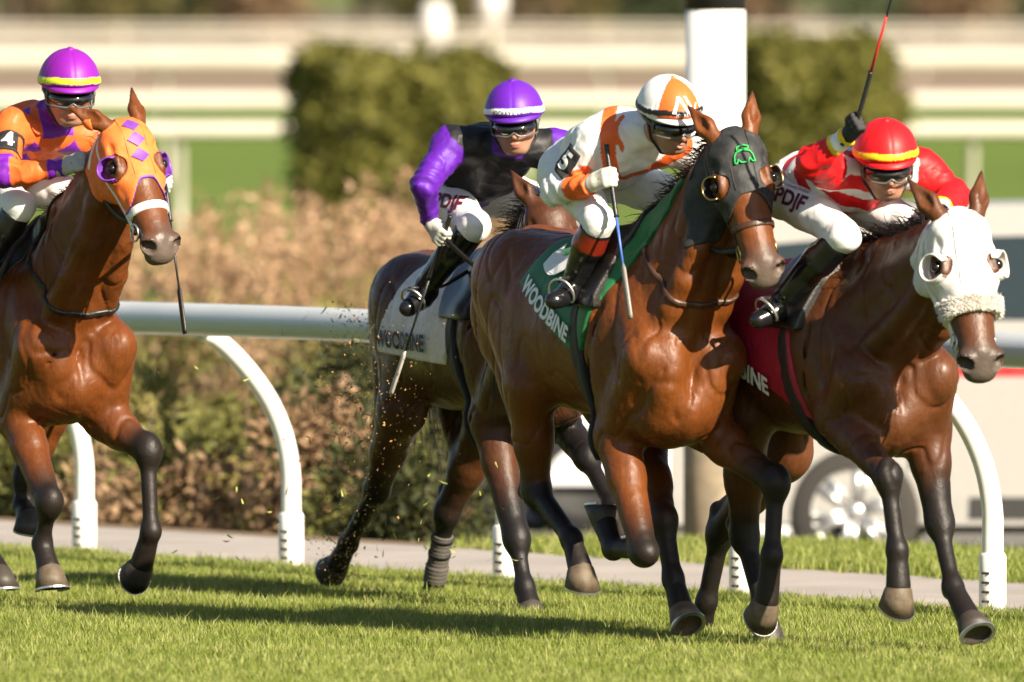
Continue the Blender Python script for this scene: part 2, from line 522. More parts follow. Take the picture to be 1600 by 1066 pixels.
# turf inside the rail: one patch wide enough for the view and a step aside
pv, pf = [], []
corner = [(-6, 49.5), (6, 49.5)]
def on_edge(x, t): # y of the line t=const at x
    return R0[1] + (t - (x - R0[0]) * RN[0]) / RN[1]
nseg = 24
xs = np.linspace(-6, 6, nseg + 1)
pv = [(x, 47.5, 0.0) for x in xs] + [(x, on_edge(x, T_GRASS), 0.0) for x in xs]
pf = [(i, i + 1, nseg + 2 + i, nseg + 1 + i) for i in range(nseg)]
M_SOIL = plain("turf_soil", (.055, .075, .016), rough=.95, spec=.1, scale=50, var=.4)
def patch_obj(name, v, f, dens, smin, smax_, seed):
    o = mesh_obj(name, v, f, M_SOIL); o.location.z = .004
    scatter(o, tufts, dens, smin, smax_, seed)
    return tag(o, kind="stuff")
patch_obj("grass", pv, pf, 230, .75, 1.25, 1)
pv, pf = [], []
for a in (T_FAR - .03, T_FAR + .8, T_FAR + 1.7, T_FAR + 2.6, T_FAR + 3.4):
    for s_ in np.linspace(S_V, S_V + 14, 23):
        p = R0 + RN * a + RD * s_; pv.append((p[0], p[1], zland(p[0], p[1])))
pf = [(i * 23 + j, (i + 1) * 23 + j, (i + 1) * 23 + j + 1, i * 23 + j + 1) for i in range(4) for j in range(22)]
patch_obj("verge_grass", pv, pf, 130, 1.0, 1.7, 2)

# ------------------------------------------------------------------ inside rail
M_WHITE = plain("white_paint", (.78, .77, .74), rough=.35, var=.05, scale=8, bmp=.08, bscale=40)
m, N, L, B = new_mat("rail_enamel")
L.new(ramp(N, L, noise(N, L, 3.0, 4), [(.3, (.52, .56, .58)), (.7, (.60, .63, .64))]), B.inputs["Base Color"])
B.inputs["Metallic"].default_value = .12; B.inputs["Roughness"].default_value = .32
M_RAIL = m
M_CREAM = plain("cream_paint", (.60, .56, .48), rough=.5, var=.06, scale=3)
M_DARK = plain("dark_slot", (.03, .03, .03), rough=.8)
rail = empty("track_rail", tuple(R0), math.atan2(RD[1], RD[0]), "white cantilevered turf rail on curved posts running along the path", "rail")
# rail coordinates: x along RD, y away from the turf, z up
mb = MB(); RZ, RO = 1.135, -.54
pts = [(-30 + i * .5, RO, RZ + .004 * math.sin(i * .7)) for i in range(0, 90)]
mb.tube(pts, .0735, n=28); mb.build("rail_pipe", M_RAIL, rail)
for xj in (-9.6, -2.05, 5.62):
    mb = MB(); mb.tube([(xj, RO, RZ), (xj + .05, RO, RZ)], .0765, n=28); mb.build("rail_joint", M_WHITE, rail)
prof = [(0, .02), (0, .30), (-.004, .45), (-.045, .62), (-.13, .78), (-.26, .93), (-.40, 1.045), (-.50, 1.085)]
curve = spline([(0, a, b) for a, b in prof], 26)
stations = []
for px in (132, 455, 790, 1160, 1551):
    d = ray(px, 900); q = R0 + RD * 0
    k = np.linalg.solve(np.array([[RD[0], -d[0]], [RD[1], -d[1]]]), np.array([EYE[0] - R0[0], EYE[1] - R0[1]]))[0]
    stations.append(k)
step_ = (stations[-1] - stations[0]) / 4
stations = [stations[0] - step_ * q for q in (4, 3, 2, 1)] + stations + [stations[-1] + step_, stations[-1] + 2 * step_]
mb0 = mb1 = None
for i, k in enumerate(stations):
    if i == 0:
        mb = MB(); mb.tube(curve, [.047 - .006 * t for t in np.linspace(0, 1, 26)], n=16); po_ = mb.build("post", M_WHITE, rail)
        mb = MB(); mb.tube([(0, 0, -.1), (0, 0, .24), (0, 0, .255)], [.058, .058, .050], n=20); sl_ = mb.build("post_sleeve", M_WHITE, po_)
        slots = []
        for z in (.05, .09, .13, .17):
            mb = MB(); mb.box((.022, -.0545, z), (.036, .006, .010), Matrix.Rotation(.35, 3, 'Z')); slots.append(mb.build("sleeve_slot", M_DARK, po_, smooth=False))
    else:
        p2 = po_.copy(); COL.objects.link(p2); p2.parent = rail; a = sl_.copy(); COL.objects.link(a); a.parent = p2; p2.location.x = k
        for q in slots: a = q.copy(); COL.objects.link(a); a.parent = p2
        continue
    po_.location.x = k

def zz(y, Y): return CAM_H - (y + 60) / (F_PX / Y)
m, N, L, B = new_mat("leaf_litter")
L.new(ramp(N, L, noise(N, L, 26, 6, .75), [(.3, (.10, .065, .035)), (.6, (.22, .15, .085)), (.75, (.22, .20, .08))]), B.inputs["Base Color"]); B.inputs["Roughness"].default_value = .95
bump(N, L, B, noise(N, L, 50, 4, .7), .8, .03)
strip("bare_earth", T_FAR - .01, T_FAR + 4.5, m, .008, -40, S_V + .4, 12, 120)
# ------------------------------------------------------------------ plants
def leaf_mat(name, a, b, c):
    m, N, L, B = new_mat(name)
    at = N.new("ShaderNodeAttribute"); at.attribute_name = "tone"
    col = ramp(N, L, at.outputs["Fac"], [(.0, a), (.5, b), (1.0, c)])
    L.new(col, B.inputs["Base Color"]); B.inputs["Roughness"].default_value = .6; B.inputs["Specular IOR Level"].default_value = .25
    tr = N.new("ShaderNodeBsdfTranslucent"); L.new(col, tr.inputs[0])
    mx = N.new("ShaderNodeMixShader"); mx.inputs[0].default_value = .25
    L.new(B.outputs[0], mx.inputs[1]); L.new(tr.outputs[0], mx.inputs[2]); L.new(mx.outputs[0], N["Material Output"].inputs[0])
    return m
def leaves(name, C, size, seed, mat, parent, asp=2.2):
    """leaf-sized quads at points C; their tone is the leaf's own colour"""
    rng = np.random.RandomState(seed); n = len(C)
    a = rng.normal(size=(n, 3)); a /= np.linalg.norm(a, axis=1)[:, None]
    b = np.cross(a, rng.normal(size=(n, 3))); b /= np.linalg.norm(b, axis=1)[:, None]
    s = size * rng.uniform(.6, 1.4, (n, 1))
    v = np.stack([C - a * s - b * 0, C - b * s / asp, C + a * s, C + b * s / asp], 1).reshape(-1, 3)
    f = np.arange(4 * n).reshape(-1, 4)
    tone = np.repeat(np.clip(rng.beta(2, 2, n) + .25 * vnoise(C, 5.0 / max(size * 12, .3), seed), 0, 1), 4)
    return mesh_obj(name, v, f, mat, parent, smooth=False, attrs={'tone': tone})
def blob_points(n, lobes, seed, hollow=.35):
    rng = np.random.RandomState(seed); out = []
    w_ = np.array([r[3] * r[4] * r[5] for r in lobes]); w_ = w_ / w_.sum()
    for (x, y, z, a, b, c), k in zip(lobes, w_):
        m_ = max(8, int(n * k)); d = rng.normal(size=(m_, 3)); d /= np.linalg.norm(d, axis=1)[:, None]
        r = rng.uniform(hollow, 1.0, (m_, 1)) ** .6 * (1 + .18 * vnoise(d * 3 + x, 3, seed)[:, None])
        out.append(np.array([x, y, z]) + d * r * np.array([a, b, c]))
    P = np.concatenate(out); return P[P[:, 2] > .02]
M_BARK = plain("bark", (.09, .065, .045), rough=.9, bmp=.6, bscale=30, var=.3)
SHR = [leaf_mat("leaf_olive", (.06, .07, .018), (.15, .155, .04), (.25, .235, .07)), leaf_mat("leaf_yellow", (.17, .165, .042), (.31, .275, .085), (.46, .37, .14)),
       leaf_mat("leaf_brown", (.14, .085, .045), (.28, .18, .10), (.44, .30, .18)), leaf_mat("leaf_dark", (.020, .027, .010), (.040, .048, .016), (.085, .085, .028))]
M_STEM = plain("reed_stem", (.26, .20, .10), rough=.8, var=.3)
M_PLUME = leaf_mat("reed_plume", (.29, .17, .095), (.44, .28, .165), (.60, .42, .27))
M_REEDLEAF = leaf_mat("reed_leaf", (.17, .17, .045), (.29, .26, .08), (.42, .35, .14))
def base_at(px, Y):
    x = (px - 800) / F_PX * Y * 1.0; return np.array([x, Y, float(zland(x, Y))])
KIND = ["olive green shrub", "yellowish green shrub", "rusty brown shrub", "dark green shrub"]
def shrub(px, Y, h, wd, kind, seed, label):
    b = base_at(px, Y); rng = random.Random(seed)
    e = empty("shrub", tuple(b), rng.uniform(0, 6), label, "shrub", "shrubs beyond the path")
    lobes = []
    for _ in range(7):
        r = rng.uniform(.35, .55) * wd / 2
        lobes.append((rng.uniform(-.35, .35) * wd, rng.uniform(-.35, .35) * wd, h * rng.uniform(.25, .80), r * rng.uniform(.8, 1.2), r, h * rng.uniform(.16, .30)))
    lobes.append((0, 0, h * .35, wd * .42, wd * .42, h * .36))
    leaves("foliage", blob_points(3600 if h > .6 else 1800, lobes, seed), .034, seed, SHR[kind], e)
    mb = MB()
    for _ in range(6):
        a = rng.uniform(0, 6.28); p = [(0, 0, -.05), (math.cos(a) * wd * .12, math.sin(a) * wd * .12, h * .35), (math.cos(a) * wd * .3, math.sin(a) * wd * .3, h * .8)]
        mb.tube(spline(p, 7), [.014 * (1 - .8 * i / 6) for i in range(7)], n=5)
    mb.build("stems", M_BARK, e)
def reeds(px, Y, h, wd, n, seed, label):
    b = base_at(px, Y); rng = random.Random(seed); e = empty("reed_clump", tuple(b), 0, label, "reeds", "plumed reeds behind the shrubs")
    st = MB(); pl, lf = [], []
    for _ in range(n):
        x, y = rng.gauss(0, wd * .27), rng.gauss(0, wd * .22); hh = h * rng.uniform(.72, 1.06); lx, ly = rng.gauss(0, .10) * hh + .05, rng.gauss(0, .08) * hh
        p = spline([(x, y, -.05), (x + lx * .3, y + ly * .3, hh * .5), (x + lx, y + ly, hh)], 7)
        st.tube(p, [.007 * (1 - .7 * i / 6) for i in range(7)], n=4, cap=False)
        for k in range(60):
            t = rng.random(); q = p[6] + np.array([lx * .12 + .05, 0, -.30 * h * .9]) * t * np.array([1, 1, .9])
            wq = .042 * math.sin(math.pi * min(1, .15 + .85 * t)) + .012
            pl.append(q + np.array([rng.gauss(0, wq), rng.gauss(0, wq), rng.gauss(0, .02)]))
        for k in range(26):
            t = rng.uniform(.08, .8); i = int(t * 6); q = p[i]; lf.append(q + np.array([rng.gauss(0, .10), rng.gauss(0, .10), rng.gauss(0, .05)]))
    st.build("stems", M_STEM, e)
    leaves("plumes", np.array(pl), .030, seed, M_PLUME, e, 2.6)
    leaves("foliage", np.array(lf), .085, seed + 1, M_REEDLEAF, e, 7)
rng = random.Random(11)
low_pos = ["at the far left end", "second from the left", "third from the left", "fourth from the left", "left of the left horse's straight foreleg", "right of the left horse's straight foreleg", "between that foreleg and the curved post", "just left of the curved post's foot", "just right of the curved post's foot", "left of the kicked up turf", "behind the kicked up turf", "behind the brown horse's raised hoof", "left of the bandaged leg", "behind the bandaged leg"]
for i, q in enumerate(low_pos):
    px = -90 + 57 * i; tt_ = T_FAR + rng.uniform(2.6, 5.0); p = R0 + RN * tt_ + RD * s_at(px, tt_)
    shrub(px, p[1], [1.0, 1.5, .9, 1.25, .8, 1.5, 1.0, .75, 1.45, .9, 1.3, 1.7, 1.0, 1.3][i], rng.uniform(.8, 1.2), [0, 1, 2, 0, 1, 0, 2, 1, 0, 1, 2, 3, 0, 3][i], 400 + i, "bush in the row just beyond the path, " + q)
RL = [(150, 92, 360), (225, 93, 330), (300, 90, 345), (365, 93, 325), (430, 91, 330), (500, 94, 318), (560, 92, 300), (612, 91, 290), (665, 95, 300), (720, 93, 320), (60, 92, 360), (-40, 93, 350), (780, 95, 330), (-150, 92, 340)]
pos = ["left of the orange hooded horse", "just right of the bay's muzzle", "above the near rail, beside the muzzle", "third clump right of the bay's muzzle", "midway between the left and second horse", "left of the brown horse's tail", "tallest, beside the brown horse's rump", "behind the brown horse's rump", "under the purple rider's arm", "behind the saddle of the brown horse", "behind the left horse's chest", "behind the left horse's shoulder", "behind the front bay's rump", "at the left edge"]
for i, (px, Y, h) in enumerate(RL):
    reeds(px, Y, zz(h, Y) - base_at(px, Y)[2], 1.05, 22, 20 + i, "tan plumed reed clump " + pos[i])
SL = [(225, 84, 520, 1.1, 1), (330, 83, 590, .95, 0), (415, 85, 500, 1.1, 2), (490, 84, 560, 1.0, 1), (560, 85, 470, 1.2, 3), (620, 84, 590, .95, 0), (680, 86, 500, 1.1, 3), (275, 75, 700, .7, 0), (380, 75, 715, .75, 1), (455, 75.5, 690, .8, 0), (530, 76, 720, .7, 1),
      (120, 84, 540, 1.0, 0), (30, 84, 520, 1.1, 1), (-60, 84, 560, 1.0, 0), (180, 75, 710, .7, 2), (640, 77, 740, .7, 2), (735, 88, 560, .9, 0), (100, 74.5, 720, .7, 1), (350, 88, 450, 1.0, 0), (265, 88, 430, 1.0, 2), (590, 88, 440, .9, 1)]
spos = ["between the left horse and curved post", "left of the curved white post", "behind the top of the curved white post", "right of the curved white post", "behind the flying turf", "behind the brown horse's hind leg", "under the brown horse's belly", "low, behind the left horse's foreleg", "low, at the foot of the curved post", "low, just right of the curved post", "low, behind the flying turf",
        "behind the left horse's knees", "behind the left horse's chest", "at the far left edge", "low, beside the left horse's foreleg", "low, beside the white car", "left of the white car", "low, between the left horse's legs", "tall, behind the rail left of the curved post", "tall, beside the left horse's shoulder", "tall, behind the brown horse's flank"]
for i, (px, Y, h, wd, k) in enumerate(SL):
    shrub(px, Y, zz(h, Y) - base_at(px, Y)[2], wd, k, 60 + i, KIND[k] + " " + spos[i])
# clipped evergreens on the infield
M_HEDGE = leaf_mat("hedge_leaf", (.07, .072, .014), (.13, .13, .026), (.22, .205, .05))
def hedge(px0, px1, Y, ztop, seed, label):
    x0, x1 = (px0 - 800) / F_PX * Y, (px1 - 800) / F_PX * Y; b = np.array([(x0 + x1) / 2, Y, float(zland(x0, Y))]); hw, hz = (x1 - x0) / 2, ztop - b[2]
    e = empty("hedge", tuple(b), 0, label, "hedge"); r = np.random.RandomState(seed)
    P = []
    n = 26000
    u = r.uniform(-1, 1, (n, 3)); d = np.abs(u[:, :2]); keep = (np.maximum(d[:, 0], d[:, 1]) > .72) | (u[:, 2] > .6) | (r.uniform(size=n) < .25); u = u[keep]
    k = (np.abs(u) ** 4).sum(1) ** .25; u = u / np.maximum(k, 1)[:, None]
    P = np.stack([u[:, 0] * hw, u[:, 1] * 1.1, (u[:, 2] + 1) / 2 * hz], 1); P += .13 * np.stack([vnoise(P * 1.0, 2.2, q) for q in (1, 2, 3)], 1) + .09 * np.stack([vnoise(P, 7.0, q) for q in (4, 5, 6)], 1); P += r.normal(size=P.shape) * .05 * (r.uniform(size=(len(P), 1)) < .3)
    leaves("foliage", P, .07, seed, M_HEDGE, e); mb = MB()
    for q in (-.6, -.2, .25, .6): mb.tube([(q * hw, 0, -.1), (q * hw * 1.05, .05, hz * .85)], [.06, .02], n=8)
    mb.build("trunks", M_BARK, e)
hedge(452, 792, 135, 1.97, 5, "dark clipped evergreen block left of the white pole behind the purple cap")
hedge(1140, 1392, 135, 2.12, 6, "clipped evergreen block right of the white pole behind the red rider")

# ------------------------------------------------------------------ far rails
def far_rail(Y, bars, posts, label, pw=.09, bh=.15, extra=()):
    e = empty("track_rail", (0, Y, 0), 0, label, "rail", "white rails across the infield")
    for z in bars:
        mb = MB(); mb.tube([(x, 0, z) for x in np.arange(-60, 61, 4)], bh / 2, n=12); mb.build("rail_bar", M_CREAM, e)
    p0 = None
    for px in posts:
        x = (px - 800) / F_PX * Y
        if p0 is None:
            mb = MB(); mb.tube(spline([(0, .45, -.05), (0, .42, .35), (0, .22, .75), (0, .02, max(bars))], 10), pw / 2, n=10); p0 = mb.build("post", M_CREAM, e); p0.location.x = x
        else:
            p = p0.copy(); COL.objects.link(p); p.parent = e; p.location.x = x
far_rail(140, [zz(203, 140)], list(range(280 - 1240, 3000, 620)), "nearest white rail beyond the lawn", .09, .15)
far_rail(176, [zz(158, 176)], list(range(-300, 2200, 560)), "second white rail beyond the lawn", .08, .20)
far_rail(240, [zz(92, 240)], list(range(-435, 2400, 345)), "third white rail, along the dirt track", .08, .30)
far_rail(330, [zz(43, 330), zz(54, 330), zz(66, 330)], list(range(-560, 2400, 250)), "farthest rail of three thin white bars", .10, .085)
for px, y0, y1, lab in ((680, 0, 72, "white round marker on a post left of the purple cap"), (769, -28, 36, "white round marker highest above the hedge")):
    Y = 318; x = (px - 800) / F_PX * Y; z0, z1 = zz(y1, Y), zz(y0, Y)
    e = empty("marker_post", (x, Y, 0), 0, lab, "marker"); mb = MB(); mb.tube([(0, 0, -.1), (0, 0, z1 - .2)], .05, n=10); mb.build("post", M_WHITE, e)
    mb = MB(); hh = (z1 - z0) / 2; mb.lathe([(.001, -hh), (.18, -hh * .9), (.27, -hh * .4), (.28, hh * .3), (.2, hh * .8), (.001, hh)], (0, 0, (z0 + z1) / 2), n=18); mb.build("marker_head", M_WHITE, e)
# ------------------------------------------------------------------ tree line beyond the far track
TR = [leaf_mat("tree_olive", (.06, .06, .02), (.115, .105, .036), (.19, .16, .06)), leaf_mat("tree_green", (.038, .055, .024), (.075, .10, .046), (.13, .155, .08)), leaf_mat("tree_rust", (.14, .09, .05), (.25, .17, .10), (.36, .25, .16))]
TN = ["olive tree", "grey green tree", "rusty brown tree"]
tspec = [(-1500, 0), (-1320, 1), (-1130, 2), (-950, 0), (-770, 1), (-590, 0), (2170, 0), (2350, 2), (2540, 1), (2720, 0), (2900, 2), (-420, 0), (-250, 2), (-90, 1), (60, 2), (150, 0), (215, 1), (330, 0), (450, 2), (560, 0), (640, 1), (740, 0), (860, 2), (930, 0), (1040, 1), (1150, 2), (1220, 0), (1310, 1), (1400, 2), (1490, 2), (1580, 1), (1690, 0), (1830, 2), (2000, 1)]
for i, (px, k) in enumerate(tspec):
    r = random.Random(200 + i); Y = 420 + r.uniform(-18, 26); x = (px - 800) / F_PX * Y; h = r.uniform(6.0, 8.5)
    e = empty("tree", (x, Y, 0), r.uniform(0, 6), TN[k] + " in the row beyond the farthest rail", "tree", TN[k] + "s beyond the farthest rail")
    lobes = [(r.uniform(-1.2, 1.2), r.uniform(-1.2, 1.2), h * r.uniform(.12, .85), r.uniform(.9, 1.5), r.uniform(.9, 1.5), r.uniform(.8, 1.4)) for _ in range(11)]
    leaves("crown", blob_points(2600, lobes, 300 + i, .2), .20, 300 + i, TR[k], e)
    mb = MB(); mb.tube(spline([(0, 0, -.1), (.1, 0, h * .4), (.05, .1, h * .85)], 8), [.20 - .02 * q for q in range(8)], n=8)
    for q in range(4):
        a = r.uniform(0, 6.28); mb.tube([(0.05, 0, h * (.3 + .1 * q)), (math.cos(a) * 1.0, math.sin(a) * 1.0, h * (.45 + .1 * q))], [.09, .03], n=6)
    mb.build("trunk", M_BARK, e)

# ------------------------------------------------------------------ tall pole
Y = 70.0; x = (1118 - 800) / F_PX * Y; zb = float(zland(x, Y))
e = empty("pole", (x, Y, zb), 0, "tall thick white pole with a black top behind the front riders", "pole")
mb = MB(); mb.tube([(0, 0, .2), (0, 0, 2.51 - zb)], .148, n=32); mb.build("shaft", M_WHITE, e)
mb = MB(); mb.tube([(0, 0, 2.512 - zb), (0, 0, 3.30 - zb)], .151, n=32); mb.lathe([(.151, 3.30 - zb), (.12, 3.36 - zb), (.001, 3.40 - zb)], n=32); mb.build("cap", plain("pole_black", (.02, .02, .02), rough=.5), e)
mb = MB(); mb.tube([(0, 0, -.1), (0, 0, .66 - zb), (0, 0, .68 - zb)], [.158, .158, .150], n=32)  # slightly wider lower length of the pole, mottled grey-tan
m, N, L, B = new_mat("grey_tan_mottle")
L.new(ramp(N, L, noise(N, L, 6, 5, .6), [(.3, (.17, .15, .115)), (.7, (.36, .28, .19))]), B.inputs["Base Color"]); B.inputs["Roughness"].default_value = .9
mb.build("lower_band", m, e)

# ------------------------------------------------------------------ parked vehicles
M_SILVER = plain("silver_paint", (.40, .39, .37), rough=.35, metal=.15, var=.04, coat=.4)
M_WCAR = plain("white_car_paint", (.68, .70, .74), rough=.3, var=.04, coat=.5)
M_GLASS = plain("car_glass", (.018, .026, .028), rough=.06, spec=.8)
M_TYRE = plain("tyre", (.035, .032, .028), rough=.85, bmp=.4)
M_TYREK = plain("tyre_black", (.012, .012, .013), rough=.85, bmp=.4)
M_ALLOY = plain("alloy", (.62, .62, .61), rough=.3, metal=.75)
M_REDTAPE = plain("red_tape", (.62, .03, .03), rough=.5)
M_LAMPR = plain("tail_lamp", (.35, .01, .01), rough=.2); M_LAMPW = plain("head_lamp", (.55, .62, .7), rough=.08, spec=.8)
def arc_pts(cx, cz, r, n=14): return [(cx + r * math.cos(t), cz + r * math.sin(t)) for t in np.linspace(math.pi, 0, n)]
def vehicle(name, label, cat, loc, rz, prof_top, wheels, wr, width, paint_m, windows, tyre_m, spokes=True, stripe=None, lamps=(), flap=None, belt=1.0, tumble=.12, top=2.0, arch=1.30, trim=()):
    e = empty(name, loc, rz, label, cat)
    bot = []; zb_ = .30; Lx = max(p[0] for p in prof_top)
    for wx in sorted(wheels): bot += [(wx - wr * arch, zb_)] + arc_pts(wx, zb_ + .06, wr * arch) + [(wx + wr * arch, zb_)]
    prof_ = [(0.02, zb_)] + bot + [(Lx - .02, zb_)] + prof_top[::-1]
    bm = bmesh.new(); rows = []
    def wy(z): return width / 2 - max(0, z - belt) * tumble - max(0, .5 - z) * .06
    for sg in (-1, 1): rows.append([bm.verts.new((px_, sg * wy(z), z)) for px_, z in prof_])
    n = len(prof_)
    for i in range(n): bm.faces.new((rows[0][i], rows[0][(i + 1) % n], rows[1][(i + 1) % n], rows[1][i]))
    f0 = bm.faces.new(rows[0][::-1]); f1 = bm.faces.new(rows[1])
    bmesh.ops.triangulate(bm, faces=[f0, f1], ngon_method='EAR_CLIP'); bmesh.ops.recalc_face_normals(bm, faces=bm.faces)
    me = bpy.data.meshes.new("body"); bm.to_mesh(me); bm.free(); me.materials.append(paint_m)
    b = bpy.data.objects.new("body", me); COL.objects.link(b); b.parent = e
    bv = b.modifiers.new("bevel", 'BEVEL'); bv.width = .035; bv.segments = 3; bv.limit_method = 'ANGLE'; bv.angle_limit = R_(30)
    for poly in windows:
        for sg in (-1, 1):
            mb = MB(); v = [(px_, sg * (wy(z) + .006), z) for px_, z in poly] + [(px_, sg * (wy(z) - .03), z) for px_, z in poly]; k = len(poly)
            mb.add(v, [tuple(range(k)), tuple(range(k, 2 * k))[::-1]] + [(i, (i + 1) % k, k + (i + 1) % k, k + i) for i in range(k)]); mb.build("window", M_GLASS, e, smooth=False)
    if stripe:
        for sg in (-1, 1):
            mb = MB(); z0, z1, x0, x1 = stripe; mb.box(((x0 + x1) / 2, sg * (wy((z0 + z1) / 2) + .002), (z0 + z1) / 2), (x1 - x0, .01, z1 - z0)); s_ = mb.build("stripe", M_REDTAPE, e, smooth=False)
            mb = MB()
            for q in np.arange(x0 + .12, x1, .17): mb.box((q, sg * (wy((z0 + z1) / 2) + .006), (z0 + z1) / 2), (.035, .008, (z1 - z0) * .45))
            mb.build("stripe_marks", plain("stripe_mark", (.12, .01, .01)), s_, smooth=False)
    for lx, lz, lw, lh, lm, nm in lamps:
        for sg in (-1, 1):
            mb = MB(); mb.lathe([(.001, -.02), (1, -.02), (1, .012), (.8, .02), (.001, .02)], (0, 0, 0), (0, 1, 0), 16); v = [(lx + p[0] * lw / 2, sg * (wy(lz) - .0) + p[1], lz + p[2] * lh / 2) for p in mb.v]; mb.v = v; mb.build(nm, lm, e)
    if trim:
        for x0, x1, z0, z1 in trim:
            mb = MB()
            for sg in (-1, 1): mb.box(((x0 + x1) / 2, sg * (wy((z0 + z1) / 2) + .001), (z0 + z1) / 2), (x1 - x0, .012, z1 - z0))
            for sg in (-1, 1):
                m2 = MB(); m2.box(((x0 + x1) / 2, sg * (wy((z0 + z1) / 2) + .001), (z0 + z1) / 2), (x1 - x0, .012, z1 - z0)); m2.build("door_seam" if x1 - x0 < .1 else "body_trim", M_DARK, e, smooth=False)
    if flap:
        mb = MB(); mb.box((flap[0], -width / 2 + .08, flap[1]), (flap[2], .12, flap[3])); mb.build("sunlit_bumper_corner", M_WHITE, e, smooth=False)  # white box paints in the sunlit lower corner of the rear bumper
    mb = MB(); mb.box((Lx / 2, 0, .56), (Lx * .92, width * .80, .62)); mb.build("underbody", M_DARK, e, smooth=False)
    for wx in wheels:
        for sg in (-1, 1):
            tw = .115
            mb = MB(); mb.lathe([(wr * .66, -tw), (wr * .90, -tw), (wr * .985, -tw * .8), (wr, -tw * .4), (wr, tw * .4), (wr * .985, tw * .8), (wr * .90, tw), (wr * .66, tw)], (0, 0, 0), (0, sg, 0), 36)
            w_ = mb.build("wheel", tyre_m, e); w_.location = (wx, sg * (width / 2 - .10), wr)
            mb = MB(); mb.lathe([(wr * .66, tw * .7), (wr * .68, tw * .95), (wr * .63, tw * .9), (wr * .60, tw * .2), (.001, tw * .05)], (0, 0, 0), (0, sg, 0), 36); rm_ = mb.build("rim", M_ALLOY if spokes else M_DARK, w_)
            if spokes:
                mb = MB()
                mb.lathe([(.001, tw * .95), (.05, tw * .95), (.065, tw * .6), (.065, 0)], (0, 0, 0), (0, sg, 0), 16)
                for q in range(6):
                    for dq in (-.11, .11):
                        a = q * math.pi / 3 + .3; c0, c1 = a + dq * 2.2, a + dq * 1.3
                        mb.tube([(.05 * math.cos(c0), sg * tw * .75, .05 * math.sin(c0)), (wr * .64 * math.cos(c1), sg * tw * .80, wr * .64 * math.sin(c1))], [.024, .030], n=6)
                mb.build("spokes", M_ALLOY, w_)
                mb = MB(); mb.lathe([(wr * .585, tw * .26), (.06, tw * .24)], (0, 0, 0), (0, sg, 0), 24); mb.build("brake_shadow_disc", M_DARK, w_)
    return e
Y = 80.0; ca_ = R_(14)
xw = (1346 - 800) / F_PX * Y
vz = -.75
# origin = rear bumper; rear wheel 1.05 m ahead of it
vehicle("van", "silver van with red stripe parked behind the dark bay in the white hood", "van", (xw - 1.05 * math.cos(ca_), Y + 1.05 * math.sin(R_(4)) + .85, vz), R_(-4),
        [(0, .45), (0, 1.0), (.06, 1.5), (.16, 2.0), (.34, 2.10), (3.0, 2.13), (3.45, 2.02), (4.15, 1.52), (4.95, 1.28), (5.12, 1.05), (5.15, .5)], [1.05, 4.15], .375, 1.92, M_SILVER,
        [[(.42, 1.50), (.42, 1.88), (.86, 1.92), (.86, 1.50)], [(1.42, 1.47), (1.42, 1.93), (2.25, 1.95), (2.25, 1.47)], [(2.35, 1.47), (2.35, 1.95), (3.05, 1.95), (3.72, 1.50)]], M_TYRE, True, (1.15, 1.21, .1, 5.0), ((.06, 1.25, .10, .45, M_LAMPR, "tail_lamp"),), (.58, .30, .26, .11), belt=1.4, tumble=.10, trim=((1.70, 3.45, .34, .46), (1.36, 1.375, .62, 1.38), (2.29, 2.305, .40, 1.38), (3.30, 3.315, .48, 1.38), (2.10, 2.24, 1.30, 1.335), (.10, .42, .50, .62)))
Y = 86.0; xw = (890 - 800) / F_PX * Y
vehicle("car", "white car seen between the legs of the brown horse", "car", (xw - .80, Y + .80, vz), R_(4),
        [(0, .42), (0, .62), (.10, .78), (.45, .90), (1.15, .99), (1.75, 1.40), (2.3, 1.50), (3.3, 1.44), (3.9, 1.08), (4.45, 1.02), (4.55, .7), (4.55, .42)], [.82, 3.55], .33, 1.78, M_WCAR,
        [[(1.32, 1.02), (1.82, 1.38), (2.30, 1.44), (2.30, 1.02)], [(2.38, 1.02), (2.38, 1.44), (3.2, 1.40), (3.6, 1.05)]], M_TYREK, False, None, ((.13, .72, .26, .14, M_LAMPW, "headlight"),), belt=.95, tumble=.30, arch=1.28)
